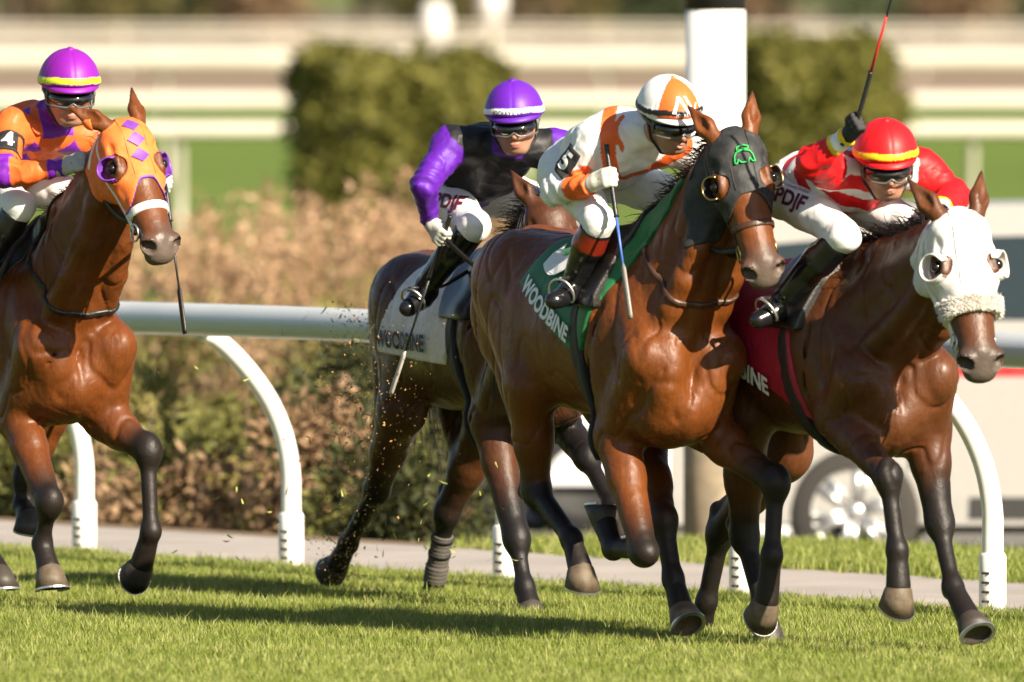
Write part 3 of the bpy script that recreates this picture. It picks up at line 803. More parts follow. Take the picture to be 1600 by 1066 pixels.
# ------------------------------------------------------------------ materials for runners
def coat_mat(name, base, paler, dark, muzz):
    m, N, L, B = new_mat(name)
    f = noise(N, L, 5.0, 5)
    f2 = noise(N, L, 95.0, 3, .65, stretch=(.30, 1.0, .30))
    c = ramp(N, L, f, [(.3, base), (.7, paler)])  # noise mixes the two coat tones at random
    c = mixc(N, L, 1.0, c, ramp(N, L, f2, [(.3, (.72,) * 3), (.7, (1.0,) * 3)]), 'MULTIPLY')
    ad = N.new("ShaderNodeAttribute"); ad.attribute_name = "pts"
    sp = N.new("ShaderNodeSeparateColor"); L.new(ad.outputs["Color"], sp.inputs[0])
    c = mixc(N, L, sp.outputs[0], c, dark)
    c = mixc(N, L, sp.outputs[1], c, muzz)
    c = mixc(N, L, sp.outputs[2], c, (.42, .38, .33))
    L.new(c, B.inputs["Base Color"])
    r = ramp(N, L, noise(N, L, 9.0, 4), [(.3, (.36,) * 3), (.75, (.56,) * 3)])
    r = mixc(N, L, sp.outputs[0], r, (.52, .52, .52))
    L.new(r, B.inputs["Roughness"])
    B.inputs["Specular IOR Level"].default_value = .34
    B.inputs["Sheen Weight"].default_value = .0
    b1 = N.new("ShaderNodeBump"); b1.inputs["Strength"].default_value = .10; b1.inputs["Distance"].default_value = .02
    vn = noise(N, L, 13.0, 3, .5)
    vr = ramp(N, L, vn, [(.44, (0, 0, 0)), (.50, (1, 1, 1)), (.56, (0, 0, 0))])
    L.new(vr, b1.inputs["Height"]); b1.inputs["Distance"].default_value = .004
    b2 = N.new("ShaderNodeBump"); b2.inputs["Strength"].default_value = .4; b2.inputs["Distance"].default_value = .003
    L.new(f2, b2.inputs["Height"]); L.new(b1.outputs[0], b2.inputs["Normal"])
    b3 = N.new("ShaderNodeBump"); b3.inputs["Strength"].default_value = .22; b3.inputs["Distance"].default_value = .03
    L.new(noise(N, L, 10.0, 2), b3.inputs["Height"]); L.new(b2.outputs[0], b3.inputs["Normal"])
    L.new(b3.outputs[0], B.inputs["Normal"])
    return m

M_EYE = plain("eye_dark", (.008, .005, .004), rough=.08, spec=.6)
M_HOOFD = plain("hoof_dark", (.045, .036, .03), rough=.55, bmp=.3, bscale=90)
M_HOOFL = plain("hoof_tan", (.105, .078, .05), rough=.6, var=.3, bmp=.3, bscale=90)
M_STEEL = plain("steel", (.6, .6, .6), rough=.35, metal=.9, var=.2)
M_HAIR = plain("horse_hair", (.012, .009, .008), rough=.5, spec=.4, var=.4)
M_LEATHER = plain("black_leather", (.014, .012, .011), rough=.38, spec=.5, bmp=.3, bscale=120)
M_BROWNLEATHER = plain("brown_leather", (.05, .022, .012), rough=.42, bmp=.3, bscale=120)
M_BRASS = plain("brass", (.55, .38, .14), rough=.3, metal=1.0)
M_WHITESTRAP = plain("white_strap", (.78, .77, .75), rough=.5, bmp=.2)

def strands(name, roots, dirs, length, mat, parent, rad=.0022, seed=0, droop=.5, spread=.35, seg=6, out=None):
    """a lock of hair: roots/dirs are arrays; each strand a thin tapered tube"""
    rng = random.Random(seed); mb = MB()
    for p, d in zip(roots, dirs):
        d = unit(np.array(d) + np.array([rng.gauss(0, spread) for _ in range(3)]) * .6)
        Ln = length * rng.uniform(.55, 1.15)
        pts = [np.array(p)]; q = np.array(d)
        for i in range(seg):
            q = unit(q + np.array([rng.gauss(0, .10), rng.gauss(0, .10), rng.gauss(0, .10) - droop * .12]))
            pts.append(pts[-1] + q * Ln / seg)
        mb.tube(pts, [rad * (1 - .85 * i / seg) for i in range(seg + 1)], n=4, cap=False)
    return mb.build(name, mat, parent)

class Runner:
    def __init__(s, withers_px, Y, side=.43, pitch=0.0):
        s.HD = np.array([side, -math.sqrt(1 - side * side), 0.0]); s.LF = np.array([-s.HD[1], s.HD[0], 0.0])
        px, py = withers_px
        Wp = at_depth(px, py, Y)
        s.O = np.array([Wp[0], Wp[1], 0.0]); s.wz = Wp[2]; s.pitch = R_(pitch)
        s.rz = math.atan2(s.HD[1], s.HD[0])
    def J(s, px, py, l=0.0):
        """runner coordinates (forward, left, up) of a joint seen at photo pixel px,py on the plane l to the left of its midline"""
        d = ray(px, py)
        t = (l - (EYE - s.O) @ s.LF) / (d @ s.LF)
        P = EYE + d * t - s.O
        return np.array([P @ s.HD, l, P[2]])
    def T(s, a, l, z):
        """canonical trunk point (withers 1.62 high) -> runner coordinates"""
        zz = z - 1.62; c, sn = math.cos(s.pitch), math.sin(s.pitch)
        return np.array([a * c - zz * sn, l, s.wz + a * sn + zz * c])
    def W2L(s, v):
        v = np.array(v, float)
        return np.array([v @ s.HD, v @ s.LF, v[2]])
    def root(s, name, label, cat):
        s.e = empty(name, tuple(s.O), s.rz, label, cat)
        return s.e
    def head_frame(s, poll, muzzle, yaw, scale=1.0):
        n = s.W2L([math.sin(R_(yaw)), -math.cos(R_(yaw)), 0.0])
        u = unit(muzzle - poll); v = unit(n - u * n.dot(u)); wv = np.cross(u, v)
        s.hp, s.hu, s.hv, s.hw = np.array(poll), u, v, wv
        s.hs = np.linalg.norm(muzzle - poll) / .615
    def H(s, u, w_, v):
        return s.hp + s.hs * (s.hu * u + s.hw * w_ + s.hv * v)
    def toH(s, X, Y, Z):
        x, y, z = X - s.hp[0], Y - s.hp[1], Z - s.hp[2]
        q = [(x * a[0] + y * a[1] + z * a[2]) / s.hs for a in (s.hu, s.hw, s.hv)]
        return q

    def build(s, legs, mats, ear_dir, neck_bow=(.0, .0), voxel=.0075, name="body", deep=0.0):
        pts = [s.T(-1.35, 0, 1.4), s.T(.5, 0, 1.0), s.H(0, 0, 0), s.H(.66, 0, 0), s.H(-.2, .14, 0), s.H(-.2, -.14, 0)]
        for L in legs: pts += [L[k] for k in ('e', 'k', 'f', 'h')]
        pts = np.array(pts)
        lo = pts.min(0) - .20; hi = pts.max(0) + .22
        lo[1] = min(lo[1], -.42); hi[1] = max(hi[1], .42)
        F = Field(lo, hi, voxel); s.F = F
        T, H = s.T, s.H
        ca, sa = math.cos(s.pitch), math.sin(s.pitch)
        RT = np.array([[ca, 0, sa], [0, 1, 0], [-sa, 0, ca]])
        # trunk
        F.ell(T(-.44, 0, 1.165 - deep * .3), (.66, .285, .315 + deep * .3), .05, RT)
        F.ell(T(.02, 0, 1.15 - deep * .5), (.38, .25, .33 + deep * .5), .10, RT)
        F.ell(T(-.74, 0, 1.30), (.36, .22, .20), .10, RT)
        F.cone(T(.12, 0, 1.45), T(-.28, 0, 1.44), .075, .095, .10)
        F.ell(T(-.80, 0, 1.10), (.30, .21, .22), .12, RT)
        for sd in (-1, 1):
            F.ell(T(-.98, sd * .10, 1.30), (.29, .165, .215), .08, RT)
            F.ell(T(-1.13, sd * .10, 1.14), (.12, .11, .20), .08, RT)
        F.cone(T(-1.05, 0, 1.44), T(-1.22, 0, 1.40), .08, .05, .08)
        # legs
        for L in legs:
            sd = L['s']; e, k, f, h = L['e'], L['k'], L['f'], L['h']
            y = np.array([0, 1.0, 0])
            can = unit(f - k); back = np.cross(y, can)          # backward in the leg's own plane
            if L['t'] == 'F':
                de = np.clip(e[0] - .10, -.15, .30)
                PS = T(.335 + .30 * de, sd * .162, 1.10 - deep * .3)
                SB = T(-.04, sd * .105, 1.46)
                F.cone(SB, PS, .085, .10, .07, flat=((0, 1, 0), 1.25))
                F.cone(T(.02, sd * .17, 1.22), e + np.array([-.01, -.01 * sd, .04]), .125, .085, .08, flat=((0, 1, 0), 1.2))
                F.cone(PS, e, .095, .088, .05)
                fm = e + .34 * (k - e)
                fa = unit(k - e); fb = np.cross(y, fa)
                F.cone(e + np.array([.0, 0, .02]), fm, .092, .074, .04)
                F.cone(fm, k, .074, .053, .03)
                F.ell(fm * .6 + e * .4 - fb * .035, (.05, .05, .12), .03, [np.cross(fb, fa), fb, fa])
                F.ell(fm * .5 + e * .5 + fb * .040, (.045, .045, .13), .03, [np.cross(fb, fa), fb, fa])
                # knee
                F.ell(k - back * .006, (.052, .055, .074), .035, [np.cross(can, back), back, can])
                F.ell(k + back * .034 - can * .005, (.030, .030, .040), .015)
                r0, r1 = .035, .032
            else:
                st, hk = e, k
                HP = T(-.96, sd * .135, 1.28)
                g = unit(hk - st); gb = np.cross(y, g)
                F.cone(HP, st, .185, .115, .08, flat=((0, 1, 0), 1.35))
                F.cone(T(-1.15, sd * .105, 1.16), st * .45 + hk * .55 + gb * .03, .115, .058, .07, flat=((0, 1, 0), 1.15))
                F.cone(T(-.72, sd * .19, 1.22), st, .10, .09, .07, flat=((0, 1, 0), 1.3))
                F.cone(st, st * .45 + hk * .55, .105, .072, .05)
                F.cone(st * .5 + hk * .5, hk, .076, .054, .04)
                F.ell(hk, (.054, .068, .075), .025, [np.cross(can, back), back, can])
                cal = hk + back * .058 - can * .075
                F.cone(hk + back * .03 + can * .03, cal, .040, .035, .02)
                F.cone(cal, st * .42 + hk * .58 + gb * .05, .027, .030, .015)
                r0, r1 = .042, .037
            F.cone(k, f, r0, r1, .035)
            F.cone(k + back * .026 + can * .04, f + back * .020, .021, .021, .012)
            F.ell(f, (.042, .046, .052), .028, [np.cross(can, back), back, can])
            p = unit(h - f); L['p'] = p
            F.ell(f + back * .030 + can * .006, (.027, .030, .030), .014)
            F.cone(f, h - p * .028, .039, .050, .015)
        # breast
        for sd in (-1, 1):
            F.ell(T(.33, sd * .090, 1.055 - deep * .5), (.120, .098, .155 + deep * .4), .024, RT)
            F.ell(T(.25, sd * .10, .93 - deep), (.12, .085, .10), .05, RT)
        F.ell(T(.20, 0, .96 - deep), (.24, .13, .17), .06, RT)
        F.ell(T(.47, 0, 1.07), (.050, .010, .15), .018, RT, sub=True)
        for L in legs:                      # grooves between the muscle bellies
            sd, e = L['s'], L['e']
            if L['t'] != 'F': continue
            A = e + np.array([.0, sd * .080, .02]); B_ = e + (k - e) * .72 + np.array([.0, sd * .050, 0])
            F.cone(A, B_, .009, .007, .016, sub=True)
            A = e + np.array([.075, -sd * .03, .02]); B_ = e + (k - e) * .62 + np.array([.055, -sd * .02, 0])
            F.cone(A, B_, .007, .006, .014, sub=True)
            F.cone(T(.40, sd * .03, 1.22), T(.43, sd * .15, 1.04 - deep * .4), .008, .001, .02, sub=True)
            F.cone(T(.10, sd * .262, 1.30), e + np.array([-.11, sd * .085, .10]), .012, .010, .03, sub=True)
            F.cone(T(-.06, sd * .275, 1.12), T(-.02, sd * .235, .90), .010, .014, .03, sub=True)
        # neck : three blended columns, crest / middle / throat
        bow = np.array([neck_bow[0], 0, neck_bow[1]])
        def column(p0, p1, r, k, off=1.0):
            P = spline([p0, (np.array(p0) + p1) / 2 + bow * off, p1], 7)
            for i in range(6):
                ra = np.interp(i / 6, [0, .5, 1], r); rb = np.interp((i + 1) / 6, [0, .5, 1], r)
                F.cone(P[i], P[i + 1], ra, rb, k)
            return P
        s.crest = column(T(.02, 0, 1.50), H(.045, 0, -.10), (.075, .055, .062), .05)
        column(T(.18, 0, 1.33), H(.08, 0, -.16), (.165, .108, .084), .06)
        column(T(.27, 0, 1.20), H(.135, 0, -.215), (.135, .092, .062), .06)
        for sd in (-1, 1):
            A = H(.13, -sd * .045, -.20); Bq = T(.30, sd * .10, 1.16)
            P = spline([A, (A + Bq) / 2 + bow + np.array([.045, sd * .02, -.035]), Bq], 6)
            for i in range(5): F.cone(P[i], P[i + 1], .042 + .004 * i, .046 + .004 * i, .022)
        # head
        hs = s.hs; HR = np.array([s.hu, s.hw, s.hv])
        def he(c, r, k=.02, sub=False, R=None): F.ell(H(c[0], c[1] * 1.2, c[2]), np.array((r[0], r[1] * (1.27 if R is None else 1), r[2])) * hs, k * hs, HR if R is None else R, sub)
        def hc(a, b, r1, r2, k=.02, flat=None, sub=False): F.cone(H(a[0], a[1] * 1.2, a[2]), H(b[0], b[1] * 1.2, b[2]), r1 * hs, r2 * hs, k * hs, (s.hw, .77) if a[1] == 0 else None, sub)
        he((.085, 0, -.08), (.10, .082, .075), .03)
        hc((.10, 0, -.075), (.25, 0, -.075), .078, .074, .03)
        hc((.25, 0, -.062), (.52, 0, -.050), .064, .045, .03)
        hc((.20, 0, -.12), (.46, 0, -.085), .070, .046, .03)
        hc((.22, 0, -.185), (.50, 0, -.115), .044, .030, .03)
        for sd in (-1, 1):
            he((.165, sd * .052, -.165), (.12, .036, .105), .03)
            he((.205, sd * .075, -.060), (.050, .024, .032), .04)
            hc((.20, sd * .088, -.085), (.37, sd * .052, -.088), .014, .010, .018)
            hc((.175, sd * .075, -.022), (.23, sd * .082, -.028), .014, .012, .012)
        he((.545, 0, -.070), (.070, .059, .058), .025)
        for sd in (-1, 1): he((.555, sd * .046, -.042), (.044, .028, .036), .012)
        he((.595, 0, -.080), (.032, .044, .034), .02)
        he((.565, 0, -.130), (.042, .034, .026), .012)
        he((.612, 0, -.112), (.060, .060, .0045), .008, sub=True)
        for sd in (-1, 1):
            nr = np.array([unit(s.hu * .9 + s.hw * sd * -.25 + s.hv * .35), unit(s.hw * sd + s.hu * .3), s.hv])
            nr[2] = unit(np.cross(nr[0], nr[1])); nr[1] = np.cross(nr[2], nr[0])
            he((.570, sd * .052, -.034), (.036, .027, .028), .006, sub=True, R=nr)
            he((.207, sd * .106, -.040), (.025, .026, .020), .008, sub=True)
            he((.13, sd * .082, -.03), (.03, .012, .02), .015, sub=True)
        # ears
        for sd in (-1, 1):
            ed = ear_dir[0 if sd > 0 else 1]
            d = unit(s.hu * ed[0] + s.hw * ed[1] + s.hv * ed[2])
            fc = unit(s.hv - d * s.hv.dot(d) + s.hw * sd * .5)       # opening looks this way
            fc = unit(fc - d * fc.dot(d))
            b = H(.015, sd * .070, -.055)
            F.cone(b, b + d * .065 * hs, .030 * hs, .041 * hs, .02, flat=(fc, 1.35))
            F.cone(b + d * .065 * hs, b + d * .175 * hs, .041 * hs, .007 * hs, .012, flat=(fc, 1.6))
            q = np.array([d, np.cross(fc, d), fc])
            F.ell(b + d * .095 * hs + fc * .024 * hs, np.array((.062, .021, .018)) * hs, .008, q, sub=True)
        # creases between muscles: narrow furrows, strongest on shoulder, breast, forearm and quarters
        X, Y, Z = [F.lo[k] + F.h * np.arange(F.n[k]) for k in range(3)]
        ix = np.argwhere(np.abs(F.a) < .028); P_ = np.stack([X[ix[:, 0]], Y[ix[:, 1]], Z[ix[:, 2]]], 1)
        u_, w2, v2 = s.toH(P_[:, 0], P_[:, 1], P_[:, 2])
        hz = sstep(.62, .78, P_[:, 2]) * (1 - sstep(-.30, -.12, u_) * (np.abs(w2) < .2) * (v2 > -.42))
        front = .45 + .55 * np.maximum(sstep(-.20, .05, P_[:, 0]), sstep(-.55, -.75, P_[:, 0]))
        Q_ = P_ * np.array([1.25, 1.25, .62]); n1 = vnoise(Q_, 17, 31 + len(name)); n2 = vnoise(Q_, 34, 47)
        F.a[ix[:, 0], ix[:, 1], ix[:, 2]] += (hz * front * (.0065 * np.exp(-(n1 / .11) ** 2) - .003 * np.abs(n1) + .0022 * np.exp(-(n2 / .10) ** 2))).astype(np.float32)
        V, Q = F.net(1)
        # coat zones
        dark = np.zeros(len(V)); muz = np.zeros(len(V)); pale = np.zeros(len(V))
        for L in legs:
            e, k, f, h = L['e'], L['k'], L['f'], L['h']
            d0, t0 = seg_dist(V, e, k); d1, t1_ = seg_dist(V, k, f); d2, _ = seg_dist(V, f, h)
            up = L.get('dark', .74)
            nz = .10 * vnoise(V, 14, 3)
            tc = np.where(d0 < d1, t0, 1 + t1_ * .7); g = sstep(up - .30, up + .30, tc + nz) * (np.minimum(d0, d1) < .13)
            near = np.minimum(d1, d2) < .11
            gg = np.where(near & (d2 < np.minimum(d0, d1)), 1.0, g)
            dark = np.maximum(dark, gg)
        u, w_, v = s.toH(V[:, 0], V[:, 1], V[:, 2])
        inh = (np.abs(w_) < .16) & (v > -.32) & (v < .12) & (u < .75) & (u > .3)
        muz = np.where(inh, sstep(.43, .55, u + .02 * vnoise(V, 25, 5)), 0)
        pale = np.where(inh, np.exp(-((u - .60) / .03) ** 2) * .12, 0)
        ear = (u < -.06) & (u > -.3) & (np.abs(w_) < .3) & (np.abs(v) < .25)
        dark = np.where(ear, np.maximum(dark, sstep(-.10, -.17, u) * .8), dark)
        for sd in (-1, 1):
            ep = H(.207, sd * .118, -.036); de = np.linalg.norm(V - ep, axis=1)
            dark = np.maximum(dark, .8 * (1 - sstep(.026, .044, de / hs)))
            npo = H(.578, sd * .064, -.030); dn = np.linalg.norm(V - npo, axis=1)
            dark = np.maximum(dark, 1 - sstep(.026, .040, dn / hs))
        s.body = mesh_obj(name, V, Q, mats['coat'], s.e, attrs={'pts': np.stack([dark, muz, pale], 1)})
        for sd in (-1, 1):
            mb = MB(); c = H(.207, sd * .113, -.046); r = .020 * hs
            mb.lathe([(r * math.sin(R_(x)), r * math.cos(R_(x))) for x in range(0, 181, 15)], c, n=16)
            mb.build("eye", M_EYE, s.e)
        for L in legs: s.hoof(L, mats)
        if DEBUG:
            for L in legs:
                print(name, L['t'], L['s'], 'lens %.2f %.2f %.2f' % tuple(np.linalg.norm(L[a] - L[b]) for a, b in (('e','k'),('k','f'),('f','h'))), *['%s %.2f,%.2f' % (q, L[q][0], L[q][2]) for q in 'ekfh'])
            print('poll', s.hp.round(2), 'head', round(s.hs,2), 'wz', round(s.wz,2))
        return s
    def hoof(s, L, mats):
        p = L['p']; y = np.array([0, 1.0, 0]); h = L['h']
        t0 = unit(np.cross(p, y)); fx = R_(L.get('flex', 37))
        n = p * math.cos(fx) - t0 * math.sin(fx); toe = t0 * math.cos(fx) + p * math.sin(fx)
        lat = unit(np.cross(n, toe))
        n0 = unit(p * .7 + n * .3); toe0 = unit(toe - n0 * toe.dot(n0))
        c0 = h - p * .030; c1 = c0 + p * .050 + n * .040 + toe * .004
        N_ = 28; mb = MB(); rows = []
        def ring(c, tv, lv, rt, rl, heel=.80):
            out = []
            for j in range(N_):
                a = 2 * math.pi * j / N_
                x, yv = math.cos(a), math.sin(a)
                if x < 0: x = x * heel
                out.append(c + tv * rt * x + lv * rl * yv)
            return out
        rr = [(0, .050, .048), (.12, .057, .055), (.5, .066, .063), (1.0, .078, .074)]
        for (q, rt, rl) in rr:
            nn = unit(n0 * (1 - q) + n * q); tv = unit(toe0 * (1 - q) + toe * q)
            rows.append(ring(c0 + (c1 - c0) * q, tv, lat, rt, rl))
        for (sc, dp) in ((.90, 0), (.78, -.012), (.3, -.016)):
            rows.append(ring(c1 + n * dp, toe, lat, .078 * sc, .074 * sc))
        v = [q for r_ in rows for q in r_]; f = []
        for i in range(len(rows) - 1):
            for j in range(N_):
                j2 = (j + 1) % N_
                f.append((i * N_ + j, i * N_ + j2, (i + 1) * N_ + j2, (i + 1) * N_ + j))
        f.append(tuple((len(rows) - 1) * N_ + j for j in range(N_)))
        mb.add(v, f)
        ho = mb.build("hoof", M_HOOFL if L.get('light') else M_HOOFD, s.e)
        # shoe: a flat horseshoe ring open at the heel
        mb = MB(); sv = []; m = 22
        for j in range(m):
            a = R_(-140 + 280 * j / (m - 1))
            x, yv = math.cos(a), math.sin(a)
            if x < 0: x *= .80
            for (sc, dp) in ((1.02, .001), (.80, .001), (.80, .009), (1.02, .009)):
                sv.append(c1 + n * dp + toe * .078 * sc * x + lat * .074 * sc * yv)
        sf = []
        for j in range(m - 1):
            for i in range(4):
                i2 = (i + 1) % 4
                sf.append((j * 4 + i, j * 4 + i2, (j + 1) * 4 + i2, (j + 1) * 4 + i))
        sf += [(0, 1, 2, 3), ((m - 1) * 4 + 3, (m - 1) * 4 + 2, (m - 1) * 4 + 1, (m - 1) * 4)]
        mb.add(sv, sf); mb.build("horseshoe", M_STEEL, ho, smooth=False)
    def toT(s, X, Y, Z):
        c, sn = math.cos(s.pitch), math.sin(s.pitch); z = Z - s.wz
        return X * c + z * sn, Y, z * c - X * sn
    def shell(s, name, lo, hi, h, off, region, mat, parent=None, attrs=None, src=None, smooth=2, wr=0.0, ws=30):
        """a fitted piece: everything within off of the skin and inside region"""
        g, X, Y, Z = (src or s.F).resample(lo, hi, h)
        d = g.a - off
        if wr: d = d + wr * vnoise(np.stack([X, Y, Z], -1), ws, 11)
        g.a = smax(d, region(X, Y, Z), .004).astype(np.float32)
        V, Q = g.net(smooth)
        return mesh_obj(name, V, Q, mat, parent or s.e, attrs=attrs(V) if attrs else None)
    def drape(s, name, v2, f, org, ux, uy, dn, off, mat, parent, src=None, up=.25):
        """flat lettering laid onto a surface: v2 in the plane org+ux,uy, dropped along dn"""
        P = np.array(org)[None] + v2[:, :1] * np.array(ux)[None] + v2[:, 1:2] * np.array(uy)[None] - np.array(dn)[None] * up
        Pm = (src or s.F).march(P, np.repeat(np.array(dn)[None], len(P), 0), off, up * 3)
        return mesh_obj(name, Pm, f, mat, parent)
def leg(t, sd, e, k, f, h, **kw):
    return dict(t=t, s=sd, e=np.array(e), k=np.array(k), f=np.array(f), h=np.array(h), **kw)
# ------------------------------------------------------------------ the four horses
BAY = dict(coat=coat_mat("bright_bay_coat", (.125, .034, .006), (.170, .049, .009), (.013, .009, .007), (.075, .048, .036)))
DBAY = dict(coat=coat_mat("dark_bay_coat", (.062, .021, .008), (.095, .033, .012), (.008, .006, .006), (.04, .03, .025)))
RBAY = dict(coat=coat_mat("brown_bay_coat", (.080, .026, .009), (.120, .040, .013), (.010, .007, .006), (.05, .034, .026)))
LBAY = dict(coat=coat_mat("red_bay_coat", (.118, .032, .006), (.16, .046, .009), (.013, .009, .007), (.07, .045, .034)))

# M: number 5, bright bay in front
M = Runner((1015, 338), 56.3, .43, -2)
M.root("horse", "bright bay racehorse in black hood carrying green number 5 saddle cloth", "horse")
J = M.J
po = J(1146, 200, .04); mz = po + M.W2L([.135, -.16, -.60])
M.head_frame(po, mz, 9)
M_legs = [
    leg('F', -1, J(965, 688, -.15), J(1006, 862, -.17), J(958, 858, -.17), J(944, 812, -.16), flex=35, light=0, dark=.75),
    leg('F', 1, J(1100, 668, .18), J(1212, 755, .30), J(1206, 868, .27), J(1196, 950, .26), flex=55, light=1),
    leg('H', -1, J(828, 600, -.20), J(838, 765, -.14), J(893, 842, -.13), J(909, 896, -.13), flex=50, light=1),
    leg('H', 1, J(1000, 690, .20), J(1036, 812, .12), J(1052, 905, .12), J(1067, 960, .12), flex=-15, light=1, dark=.9),
]
M.build(M_legs, BAY, ((-.95, .40, -.25), (-1.0, -.30, -.2)), deep=.09)

# R: dark bay with white hood
Rr = Runner((1335, 372), 55.9, .43, -1)
Rr.root("horse", "dark bay racehorse in white eye-cup hood with sheepskin noseband and red saddle cloth", "horse")
J = Rr.J
po = J(1503, 322, .0); mz = po + Rr.W2L([.092, -.22, -.645])
Rr.head_frame(po, mz, 16)
R_legs = [
    leg('F', -1, J(1312, 655, -.15), J(1387, 745, -.16), J(1402, 860, -.15), J(1404, 928, -.15), flex=40, light=1),
    leg('F', 1, J(1447, 675, .19), J(1468, 818, .20), J(1489, 918, .18), J(1518, 975, .18), flex=5, dark=.5),
    leg('H', -1, J(1165, 650, -.19), J(1163, 835, -.14), J(1192, 945, -.13), J(1202, 990, -.13), flex=40),
    leg('H', 1, J(1228, 705, .20), J(1126, 832, .13), J(1104, 940, .13), J(1094, 978, .13), flex=40),
]
Rr.build(R_legs, RBAY, ((-.85, .45, -.20), (-.95, -.28, -.15)), deep=.05)

# P: brown horse behind
Pp = Runner((815, 365), 59.5, .38, 0)
Pp.root("horse", "dark brown racehorse with bandaged hind leg and white saddle cloth, second from left", "horse")
J = Pp.J
po = J(858, 300, -.12); mz = po + Pp.W2L([.12, -.25, -.55])
Pp.head_frame(po, mz, 15)
P_legs = [
    leg('F', -1, J(768, 660, -.15), J(807, 842, -.14), J(820, 918, -.14), J(829, 954, -.14), flex=30, dark=.55),
    leg('F', 1, J(862, 640, .16), J(917, 715, .15), J(957, 790, .15), J(976, 825, .15), dark=.3),
    leg('H', -1, J(628, 640, -.19), J(589, 765, -.14), J(544, 850, -.14), J(525, 886, -.14), flex=37),
    leg('H', 1, J(765, 660, .19), J(699, 800, .12), J(681, 893, .12), J(676, 935, .12), flex=40),
]
Pp.build(P_legs, DBAY, ((-1.0, .30, -.15), (-1.0, -.30, -.2)))

# L: number 4
Lh = Runner((63, 345), 59.5, .43, 0)
Lh.root("horse", "bay racehorse at the far left in orange hood with purple diamonds", "horse")
J = Lh.J
po = J(199, 180, .02); mz = po + Lh.W2L([.180, -.26, -.565])
Lh.head_frame(po, mz, 27)
L_legs = [
    leg('F', -1, J(30, 655, -.15), J(77, 785, -.16), J(66, 850, -.15), J(78, 898, -.15), flex=20, light=1),
    leg('F', 1, J(165, 655, .17), J(231, 705, .26), J(236, 830, .25), J(219, 890, .24), flex=50, dark=.7),
    leg('H', -1, J(-80, 640, -.19), J(-70, 780, -.14), J(-20, 860, -.13), J(0, 900, -.13), flex=45),
    leg('H', 1, J(72, 640, .19), J(42, 745, .12), J(36, 792, .10), J(47, 812, .08), flex=80),
]
Lh.build(L_legs, LBAY, ((-.75, .75, -.25), (-1.0, -.15, -.15)), deep=.03)
# ------------------------------------------------------------------ tack
M_CLOTH5 = plain("green_cloth", (.005, .135, .045), rough=.6, bmp=.3, bscale=70, sheen=.1)
M_CLOTHW = plain("white_cloth", (.72, .71, .70), rough=.65, bmp=.3, bscale=70)
M_CLOTHR = plain("red_cloth", (.36, .006, .03), rough=.6, bmp=.3, bscale=70)
M_PRINT = plain("print_white", (.78, .78, .78), rough=.6, var=.04)
M_PRINTK = plain("print_dark", (.015, .015, .03), rough=.6)
M_HOODK = plain("hood_black", (.026, .027, .028), rough=.6, spec=.35, var=.35, bmp=.9, bscale=22)
M_HOODO = plain("hood_orange", (.80, .165, .03), rough=.65, bmp=.6, bscale=30)
M_HOODW = plain("hood_white", (.62, .61, .60), rough=.6, bmp=.3, bscale=80)
M_PURPT = plain("purple_trim", (.16, .04, .34), rough=.5)
M_FLEECE = plain("sheepskin", (.76, .73, .68), rough=.95, spec=.1, bmp=1.0, bscale=130)
M_GREENTH = plain("green_thread", (.02, .42, .10), rough=.6)
M_OLIVE = plain("olive_web", (.10, .12, .04), rough=.7, bmp=.3)
M_GREYWEB = plain("grey_web", (.46, .45, .38), rough=.7, bmp=.3)

def hood(r, mat, low=.30, back=-.03, eye=.060, fleece=False, low_side=.42, name="hood", bind=None, wr=.0018):
    hs = r.hs
    pts = np.array([r.H(a, b, c) for a in (-.10, .50) for b in (-.17, .17) for c in (-.32, .06)])
    def reg(X, Y, Z):
        u, w_, v = r.toH(X, Y, Z)
        side = sstep(.02, .12, np.abs(w_))
        lo = u - (low + (low_side - low) * side)
        bk = (back + .70 * np.clip(-.09 - v, 0, 1)) - u
        bt = -.27 - v
        d = np.maximum(np.maximum(lo, bk), bt) * hs
        for sd in (-1, 1):
            e = np.sqrt(((u - .208) / 1.0) ** 2 + ((np.abs(w_) - .120)) ** 2 * .6 + ((v + .045)) ** 2 * 1.1) - eye
            d = smax(d, -e * hs, .006)
            q = np.sqrt((u + .015) ** 2 + (w_ - sd * .085) ** 2 + (v + .06) ** 2) - .052
            d = np.maximum(d, -q * hs)
            d = np.maximum(d, -(np.sqrt((u + .10) ** 2 + (w_ - sd * .13) ** 2 + (v + .06) ** 2) - .075) * hs)
        return d
    hd = r.shell(name, pts.min(0), pts.max(0), .005, .0065, reg, mat, wr=wr, ws=45)
    mb = MB()                                                # seam over the forehead and round each cheek
    for sd in (-1, 1):
        P0 = np.array([r.H(.01 + (low - .03) * t, sd * .045, .15) for t in np.linspace(0, 1, 12)])
        mb = MB(); mb.tube(r.F.march(P0, np.repeat((-r.hv)[None], 12, 0), .0065, .5), .0026, n=5); mb.build("hood_seam", mat, hd)
    if bind is not None:
        def reg2(X, Y, Z):
            u, w_, v = r.toH(X, Y, Z)
            lo = u - (low + (low_side - low) * sstep(.02, .12, np.abs(w_)))
            return np.maximum(np.maximum(np.abs(lo + .004) - .006, (back + .70 * np.clip(-.09 - v, 0, 1)) - u), -.27 - v) * hs
        r.shell("hood_binding", pts.min(0), pts.max(0), .005, .010, reg2, bind, hd, smooth=1)
    return hd

